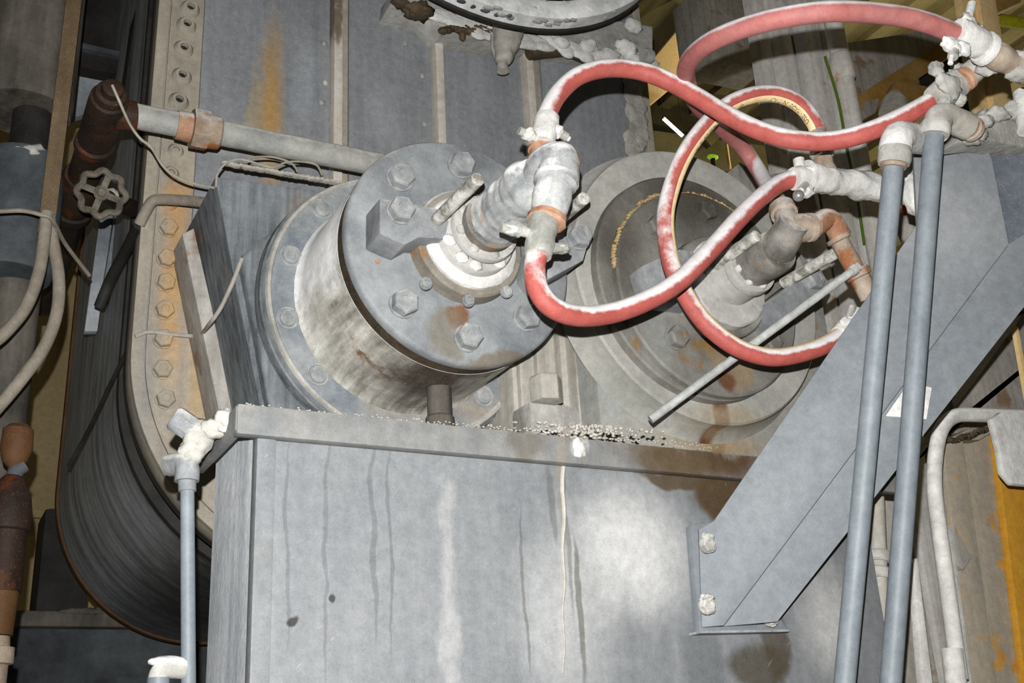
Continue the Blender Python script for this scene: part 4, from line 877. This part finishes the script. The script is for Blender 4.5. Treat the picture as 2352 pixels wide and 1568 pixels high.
# dark duct, box and flat bar at far left
du = thing('dark_duct', V(70, 380, 2.5), 'sooty vertical duct with narrow neck in the upper left corner', 'duct')
q = V(62, 200, 2.5); 
MB().lathe([(0, .06), (.0, .105), (.02, .11), (1.8, .11)], (q.x, 2.5, V(62, 262, 2.5).z), (0, 0, 1), 36, jag=.004, js=12).build('duct_body', 'dark_duct', du)
MB().lathe([(0, .045), (.3, .045)], (V(68, 330, 2.5).x, 2.5, V(68, 345, 2.5).z-.02), (0, 0, 1), 28).build('neck', 'dark', du)
z0 = V(45, 640, 2.45).z; z1 = V(45, 370, 2.45).z
MB().lathe([(0, .085), (.02, .092), (z1-z0-.02, .092), (z1-z0, .085)], (V(38, 500, 2.45).x, 2.45, z0), (0, 0, 1), 30).build('sleeve', 'dark_blue', du)
MB().blob(V(70, 362, 2.4), (.05, .04, .022), .5, 1.8, 3).build('dust_heap', 'dust_grey', du)
MB().lathe([(0, .055), (z0+.01, .055)], (V(18, 800, 2.5).x, 2.5, 0), (0, 0, 1), 28).build('lower_pipe', 'dark_duct', du)
o = MB().bar(V(172, -20, 2.3), V(104, 540, 2.36), .034, .012).build('flat_bar', 'brown_bar', bevel=.002); tag(o, 'brown flat bar leaning down past the dark duct', 'bar')
def cable(label, pts, r, mt='cable', name='cable'):
    o = MB().tube(spline(pts, 10), r, 14).build(name, mt); return tag(o, label, 'cable', 'grey cables at left')
cable('inner grey cable bending left beside the dark duct', [V(108, 488, 2.22), V(100, 560, 2.22), V(88, 630, 2.22), V(62, 700, 2.22), V(25, 750, 2.22), V(-20, 790, 2.22), V(-120, 850, 2.25), V(-320, 940, 2.3)], .0125)
cable('outer grey cable bulging right then sweeping down-left', [V(112, 492, 2.24), V(122, 555, 2.24), V(135, 640, 2.24), V(130, 720, 2.24), V(100, 800, 2.24), V(50, 870, 2.24), V(0, 930, 2.24), V(-30, 960, 2.24), V(-140, 1060, 2.27), V(-340, 1180, 2.32)], .0125)
wire('thin tie wire round the two grey cables', [V(-10, 486, 2.2), V(50, 484, 2.2), V(90, 492, 2.19), V(120, 505, 2.2), V(150, 560, 2.3), V(205, 632, 2.4)], .0045, 'cable', 'tie_wire')

# steel behind the valve
bk = thing('rear_beam', V(250, 130, 3.2), 'dark blue rear cross beam with pale top edge behind the pipes', 'beam')
MB().prism([V(x, y, 3.3) for x, y in ((160, -20), (330, -20), (316, 125), (172, 95))], (0, .06, 0)).build('upper_plate', 'dark', bk)
MB().prism([V(x, y, 3.2) for x, y in ((172, 94), (316, 128), (316, 140), (172, 106))], (0, .05, 0)).build('top_edge', 'dark_blue', bk)
MB().prism([V(x, y, 3.22) for x, y in ((172, 104), (316, 138), (300, 176), (168, 150))], (0, .05, 0)).build('flange', 'dark', bk)
MB().prism([V(x, y, 3.4) for x, y in ((165, 150), (300, 172), (290, 230), (155, 275))], (0, .03, 0)).build('pale_sheet', 'shell', bk)
o = MB().prism([V(x, y, 2.9) for x, y in ((318, -20), (395, -20), (375, 190), (290, 260), (285, 210))], (0, .1, 0)).build('black_post', 'dark', bevel=.004); tag(o, 'black post left of the bolted plate edge', 'post')
for i, (xa, xb, yt, yb, Y, lb) in enumerate(((232, 262, 480, 760, 3.0, 'narrow dusty upright strip below the handwheel, left of two'), (268, 300, 470, 700, 2.95, 'narrow dusty upright strip below the handwheel, right of two'))):
    o = MB().prism([V(xa, yt, Y), V(xb, yt, Y), V(xb-38, yb, Y), V(xa-38, yb, Y)], (0, .03, 0)).build('upright_strip', 'shell', bevel=.003); tag(o, lb, 'strip')

# rusty pipe stack at lower left
rs = thing('rusty_pipe_stack', V(20, 1568, 2.1), 'rusty brown pipe stack with bulging fitting and nuts in the lower left corner', 'pipe')
xb = V(18, 1200, 2.1); 
def zat(py): return V(18, py, 2.1).z
def stackpart(name, mt, prof): MB().lathe([(zat(py)-zat(prof[-1][0]), r) for py, r in reversed(prof)], (xb.x, 2.1, zat(prof[-1][0])), (0, 0, 1), 28, jag=.001).build(name, mt, rs)
stackpart('bell', 'corten', [(975, .018), (985, .026), (1030, .028), (1060, .02), (1075, .008)])
stackpart('bulge', 'dark_rust', [(1090, .012), (1100, .02), (1140, .034), (1190, .04), (1218, .038), (1222, .034)])
stackpart('barrel', 'dark_rust', [(1222, .033), (1360, .034)])
stackpart('collar', 'corten', [(1360, .03), (1460, .028)])
stackpart('nut', 'rust_dim', [(1462, .024), (1485, .026), (1488, .034), (1525, .034), (1528, .026), (1560, .026), (3000, .026)])
MB().tube(spline([V(28, 1105, 2.1), V(38, 1080, 2.1), V(55, 1068, 2.1)], 8), .014, 14).build('lever', 'dark_blue', rs)
# base frame under casing
bf = thing('base_frame', V(240, 1568, 3.3)-Vector((0, 0, 1.3)), 'dark grimy base frame under the roll casing', 'frame')
zt = V(300, 1412, 3.95).z
MB().box((.62, 4.15, zt/2-.02), (1.7, .5, zt-.04)).build('base_body', 'dark_blue', bf, bevel=.01)
MB().box((.62, 4.12, zt-.03), (1.74, .56, .05)).build('base_top', 'dark_duct', bf, bevel=.008)
MB().box((V(120, 1300, 4.0).x+.03, 4.0, zt+.16), (.16, .2, .36)).build('bearing_foot', 'dark', bf, bevel=.02)
mb = MB()
for i in range(14): mb.blob(V(150+i*10, 1405+random.uniform(-4, 3), 3.86), (.03, .03, .012), .5, 2, 2)
mb.build('dirt_ridge', 'dark_duct', bf)

# ================================================================== RIGHT BACKGROUND
cl = thing('ribbed_column', V(1900, 600, 2.35)-Vector((0, 0, 2.6)), 'tall dusty ribbed steel column behind the hoses', 'far_column')
zt_, zb_ = 4.6, 1.6
def colx(px, py, Y): return V(px, py, Y).x
x0 = colx(1762, 200, 2.5); 
for i, (wa, wd, dy, mt) in enumerate(((.05, .05, 0, 'far_column'), (.06, .03, .04, 'far_column'), (.06, .05, .0, 'galv'), (.06, .03, .05, 'far_column'), (.08, .06, -.02, 'far_column'), (.05, .03, .04, 'far_column'), (.07, .06, -.01, 'far_column'), (.06, .03, .05, 'far_column'))):
    MB().box((x0+wa/2, 2.5+dy+wd/2, (zt_+zb_)/2), (wa, wd, zt_-zb_)).build('column_rib', mt if mt != 'galv' else 'far_column', cl, bevel=.004); x0 += wa*.93
MB().box((colx(1860, 200, 2.6), 2.62, 3.1), (.48, .04, 3.0)).build('column_web', 'far_column', cl)
MB().cyl((colx(1925, 160, 2.44), 2.42, 2.4), (colx(1925, 160, 2.44), 2.42, 4.2), .035, seg=20).build('riser', 'far_column', cl)
MB().lathe([(0, .035), (.01, .042), (.1, .042), (.11, .035)], (colx(1925, 160, 2.44), 2.42, V(1925, 180, 2.42).z), (0, 0, 1), 20).build('riser_socket', 'far_column', cl)
wire('green wire running down the ribbed column', [V(1895, 130, 2.385), V(1925, 230, 2.385), V(1945, 340, 2.385), V(1965, 430, 2.385), V(1985, 560, 2.385)], .005, 'gwire')
o = MB().prism([V(x, y, 3.4) for x, y in ((1598, -30), (1745, -30), (1750, 100), (1760, 160), (1622, 130))], (0, .2, 0)).build('grey_girder', 'column', bevel=.01); tag(o, 'grey girder face above the looping pink hose', 'girder')
o = MB().prism([V(x, y, 4.5) for x, y in ((1605, 10), (1640, 120), (1470, 260), (1440, 215), (1475, 165))], (0, .15, 0)).build('tan_girder', 'tan', bevel=.01); tag(o, 'dull tan roof girder left of the grey girder', 'girder')
o = MB().prism([V(x, y, 4.6) for x, y in ((1465, 40), (1600, -30), (1600, 12), (1478, 160), (1460, 150))], (0, .1, 0)).build('olive_plate', 'olive', bevel=.01); tag(o, 'olive gusset plate beside the wheel rim', 'plate')
def beam(name, mt, label, a, b, w, t, ref=(0, 1, 0), grp=None):
    o = MB().bar(a, b, w, t, ref).build(name, mt, bevel=.004); return tag(o, label, 'beam', grp)
beam('roof_beam', 'olive', 'olive roof beam slanting behind the hose crossing', V(1470, 330, 6.2), V(1800, 80, 6.2), .2, .1)
beam('roof_beam', 'olive_dark', 'dark roof beam below the hose crossing', V(1460, 250, 6.0), V(1760, 330, 6.0), .26, .1)
beam('roof_beam', 'olive', 'olive roof beam low behind the striped hose', V(1450, 330, 5.8), V(1760, 370, 5.8), .22, .1)
beam('roof_beam', 'olive', 'thin olive rafter crossing the striped hose loop', V(1620, 330, 5.6), V(1760, 200, 5.6), .08, .06)
beam('roof_beam', 'olive_dark', 'dark rafter beside the bare lamp', V(1470, 420, 6.3), V(1800, 430, 6.3), .5, .1)
beam('roof_beam', 'olive', 'olive purlin near the grey girder', V(1600, 190, 6.4), V(1770, 110, 6.4), .12, .08)
for a_, b_, rr, lb in ((V(1524, 272, 5.4), V(1568, 312, 5.4), .013, 'glowing fluorescent tube left of the striped hose'), (V(1472, 196, 5.2), V(1480, 206, 5.2), .03, 'tiny bright lamp under the arching hose')):
    t = thing('fluorescent_lamp', a_, lb, 'lamp')
    MB().cyl(a_, b_, rr, seg=12).build('tube', 'tube_lit', t)
    for e_ in (a_, b_): MB().cyl(e_, Vector((e_.x, e_.y, 6.41)), .003, seg=6).build('hanger', 'dark', t)
o = MB().cyl(V(1667, 318, 4.6), V(1667, 318, 4.6)*1.0-Vector((0, 0, V(1667, 318, 4.6).z)), .009, seg=10).build('pale_rod', 'tan'); tag(o, 'pale upright rod inside the hose loop', 'rod')
t = thing('lime_beacon', Vector((V(1637, 361, 3.6).x, 3.6, 0)), 'small lime-green beacon behind the striped hose', 'beacon')
MB().blob(V(1637, 361, 3.6), (.03, .02, .012), .1, 2, 3).build('lens', 'green', t)
MB().cyl(Vector((V(1637, 361, 3.6).x, 3.6, 0)), V(1637, 363, 3.6), .012, seg=10).build('post', 'dark', t)
o = MB().prism([V(x, y, 2.3) for x, y in ((1672, 395), (1700, 372), (1760, 410), (1790, 460), (1740, 470))], (0, .05, 0)).build('grey_wedge_plate', 'column', bevel=.004); tag(o, 'grey wedge plate behind the right bearing top', 'plate')
MB().prism([V(x, y, 2.3) for x, y in ((1770, 400), (1850, 385), (1880, 480), (1800, 500))], (0, .23, 0)).build('side_plate', 'column', cl, bevel=.004)

# beams at the upper right
tb = thing('tan_post', V(2300, 320, 1.9), 'tan boxed post at the right edge behind the clamps', 'post')
MB().prism([V(x, y, 1.9) for x, y in ((2150, -400), (2216, -400), (2348, 700), (2310, 700))], (0, .03, 0)).build('side_face', 'tan', tb, bevel=.003)
MB().prism([V(x, y, 1.88) for x, y in ((2196, -400), (2216, -400), (2412, 700), (2345, 700))], (0, .05, 0)).build('front_face', 'tan', tb, bevel=.003)
o = MB().prism([V(x, y, 2.2) for x, y in ((2285, -20), (2352, -20), (2345, 5), (2290, 30))], (0, .05, 0)).build('tan_cross_beam', 'ochre', bevel=.003); tag(o, 'ochre beam end in the top right corner', 'beam')
o = MB().cyl(V(2284, 44, 2.4), V(2800, 130, 2.4), .027, seg=18).build('yellow_rail', 'yellow'); tag(o, 'bright yellow rail in the top right corner', 'rail')
wb_ = thing('weathered_girder', V(2050, 230, 2.5), 'weathered grey and ochre girder slanting behind the upper hoses', 'girder')
MB().prism([V(x, y, 2.7) for x, y in ((1935, 100), (2190, 60), (2190, 110), (1975, 225))], (0, .05, 0)).build('web', 'column', wb_, bevel=.003)
MB().prism([V(x, y, 2.66) for x, y in ((1960, 225), (2175, 90), (2190, 125), (1985, 265))], (0, .08, 0)).build('flange', 'ochre', wb_, bevel=.004)
MB().prism([V(x, y, 2.6) for x, y in ((2060, 185), (2140, 200), (2140, 235), (2050, 205))], (0, .04, 0)).build('strut', 'ochre', wb_, bevel=.003)
MB().prism([V(x, y, 2.64) for x, y in ((1985, 235), (2020, 225), (2010, 260), (1990, 270))], (0, .05, 0)).build('tab', 'column', wb_)
xa, xb = V(2135, 110, 3.0).x, V(2290, 320, 3.0).x
o = MB().box(((xa+xb)/2, 3.05, V(2200, 95, 3.0).z/2), (xb-xa, .1, V(2200, 95, 3.0).z)).build('black_backing', 'dark', bevel=.003); tag(o, 'tall black panel behind the clamp at upper right', 'panel')
rl_ = thing('beacon', V(2065, 250, 2.3), 'red beacon with milky cone cap behind the sagging hose', 'beacon')
MB().lathe([(0, .05), (.05, .05), (.06, .04)], V(2055, 275, 2.3), (0.2, 0, 1), 20).build('base', 'red', rl_)
MB().cyl(Vector((V(2055, 275, 2.3).x, 2.3, 0)), V(2055, 275, 2.3), .014, seg=12).build('mast', 'column', rl_)
MB().lathe([(.02, .055), (.06, .05), (.1, .03), (.115, .012)], V(2055, 270, 2.25), (0.25, 0, 1), 20).build('cone_cap', 'pier', rl_)
q = V(2098, 478, 1.9)
t = thing('red_bracket', Vector((q.x, q.y, 0)), 'small red bracket with dust lump between the upright pipes', 'bracket')
MB().box(q, (.06, .03, .05)).build('arm', 'red', t, bevel=.004)
MB().box((q.x, q.y+.03, q.z/2), (.03, .03, q.z)).build('post', 'column', t, bevel=.003)
MB().blob(V(2092, 530, 1.88), (.04, .03, .05), .2, 1.5, 3).build('dust_lump', 'column', t)

# lower right: bent conduit, slats, golden channel
gc = thing('golden_channel', V(2270, 1568, 1.75)-Vector((0, 0, 1.5)), 'dusty golden-yellow steel channel at the lower right edge', 'channel')
def strip3(name, mt, a, b, c, d, Y, th, parent): MB().prism([V(*a, Y), V(*b, Y), V(*c, Y), V(*d, Y)], (0, th, 0)).build(name, mt, parent, bevel=.003)
strip3('left_flange', 'gold_dusty', (2166, 1020), (2212, 1010), (2490, 3000), (2402, 3000), 1.72, .02, gc)
strip3('web', 'gold_dusty', (2205, 1005), (2292, 985), (2538, 3000), (2456, 3000), 1.76, .02, gc)
strip3('right_flange', 'gold', (2284, 985), (2470, 985), (2700, 3000), (2532, 3000), 1.74, .02, gc)
strip3('top_cap', 'gold_dusty', (2168, 1012), (2225, 985), (2310, 975), (2250, 1010), 1.73, .06, gc)
mb = MB()
for i in range(14): mb.blob(V(2180+i*8, 1014-i*2.6+random.uniform(-3, 3), 1.72), (.012, .012, .007), .5, 2, 2)
mb.build('rust_crust', 'groove', gc)
bcnd = thing('bent_conduit', V(2180, 1568, 1.62), 'grey bent conduit curving down beside the golden channel', 'pipe')
MB().tube(arc([V(2600, 965, 1.60), V(2165, 950, 1.60), V(2140, 1090, 1.60), V(2205, 1560, 1.60)], .13, 16), .0165, 20).build('pipe', 'slat', bcnd)
MB().lathe([(0, .02), (.004, .021), (.2, .021)], V(2186, 1490, 1.60), V(2200, 1600, 1.60)-V(2186, 1490, 1.60), 20).build('socket', 'slat', bcnd)
o = MB().prism([V(x, y, 1.56) for x, y in ((2280, 960), (2300, 945), (2480, 945), (2480, 1125), (2330, 1112), (2306, 1085), (2298, 1030))], (0, .02, 0)).build('dusty_flap', 'dust_white', bevel=.008); tag(o, 'dusty white flap hanging over the golden channel', 'flap')
o = MB().prism([V(x, y, 1.9) for x, y in ((2105, 1060), (2352, 720), (2700, 560), (2740, 1010), (2140, 1010))], (0, .04, 0)).build('grey_back_panel', 'column', bevel=.004); tag(o, 'dusty brown-grey panel below the brace at right', 'panel')
o = MB().bar(V(2330, 750, 1.7), V(2362, 930, 1.7), .012, .012).build('cream_edge_strip', 'tan'); tag(o, 'cream edge strip at the right border below the brace', 'strip')
sl = [((2098, 1290), (2108, 1280), (2152, 1640), (2128, 1640), ''), ((2162, 1205), (2188, 1215), (2244, 1640), (2212, 1640), '')]
sg = thing('slatted_guard', V(2180, 1640, 1.66), 'grey guard of two upright slats between galvanised pipes and golden channel', 'guard')
for a, b, c, d, lb in sl:
    MB().prism([V(*a, 1.66), V(*b, 1.66), V(*c, 1.66), V(*d, 1.66)], (0, .02, 0)).build('slat', 'slat', sg, bevel=.003)
o = MB().prism([V(x, y, 1.7) for x, y in ((2190, 1200), (2232, 1280), (2214, 1308), (2196, 1295))], (0, .05, 0)).build('corner_gusset', 'pier', bevel=.003); tag(o, 'small triangular gusset joining slats and golden channel', 'gusset')
pb = thing('rear_pipe', V(2020, 1568, 1.62)-Vector((0, 0, 1.2)), 'dusty coupled pipe seen between the two galvanised pipes', 'pipe')
pa_, pb_ = V(2012, 1130, 1.6), V(2030, 1568, 1.6)
MB().cyl(pb_+(pb_-pa_), pa_, .016, seg=20).build('pipe', 'pier', pb)
for py in (1290, 1328):
    q = V(2018, py, 1.6); MB().lathe([(0, .02), (.004, .024), (.018, .024), (.022, .02)], q, pa_-pb_, 16, jag=.0015).build('coupling', 'dust_grey', pb)
o = MB().prism([V(x, y, 1.78) for x, y in ((1990, 1080), (2088, 1060), (2122, 1640), (1900, 1640))], (0, .03, 0)).build('rear_sheet', 'pier', bevel=.003); tag(o, 'dusty sheet behind the upright pipes at lower right', 'sheet')
o = MB().prism([V(x, y, 4.2) for x, y in ((2100, 960), (2260, 960), (2330, 1600), (2150, 1600))], (0, .1, 0)).build('brown_rear_panel', 'olive_dark', bevel=.003); tag(o, 'dim brown panel seen through the gap by the golden channel', 'panel')
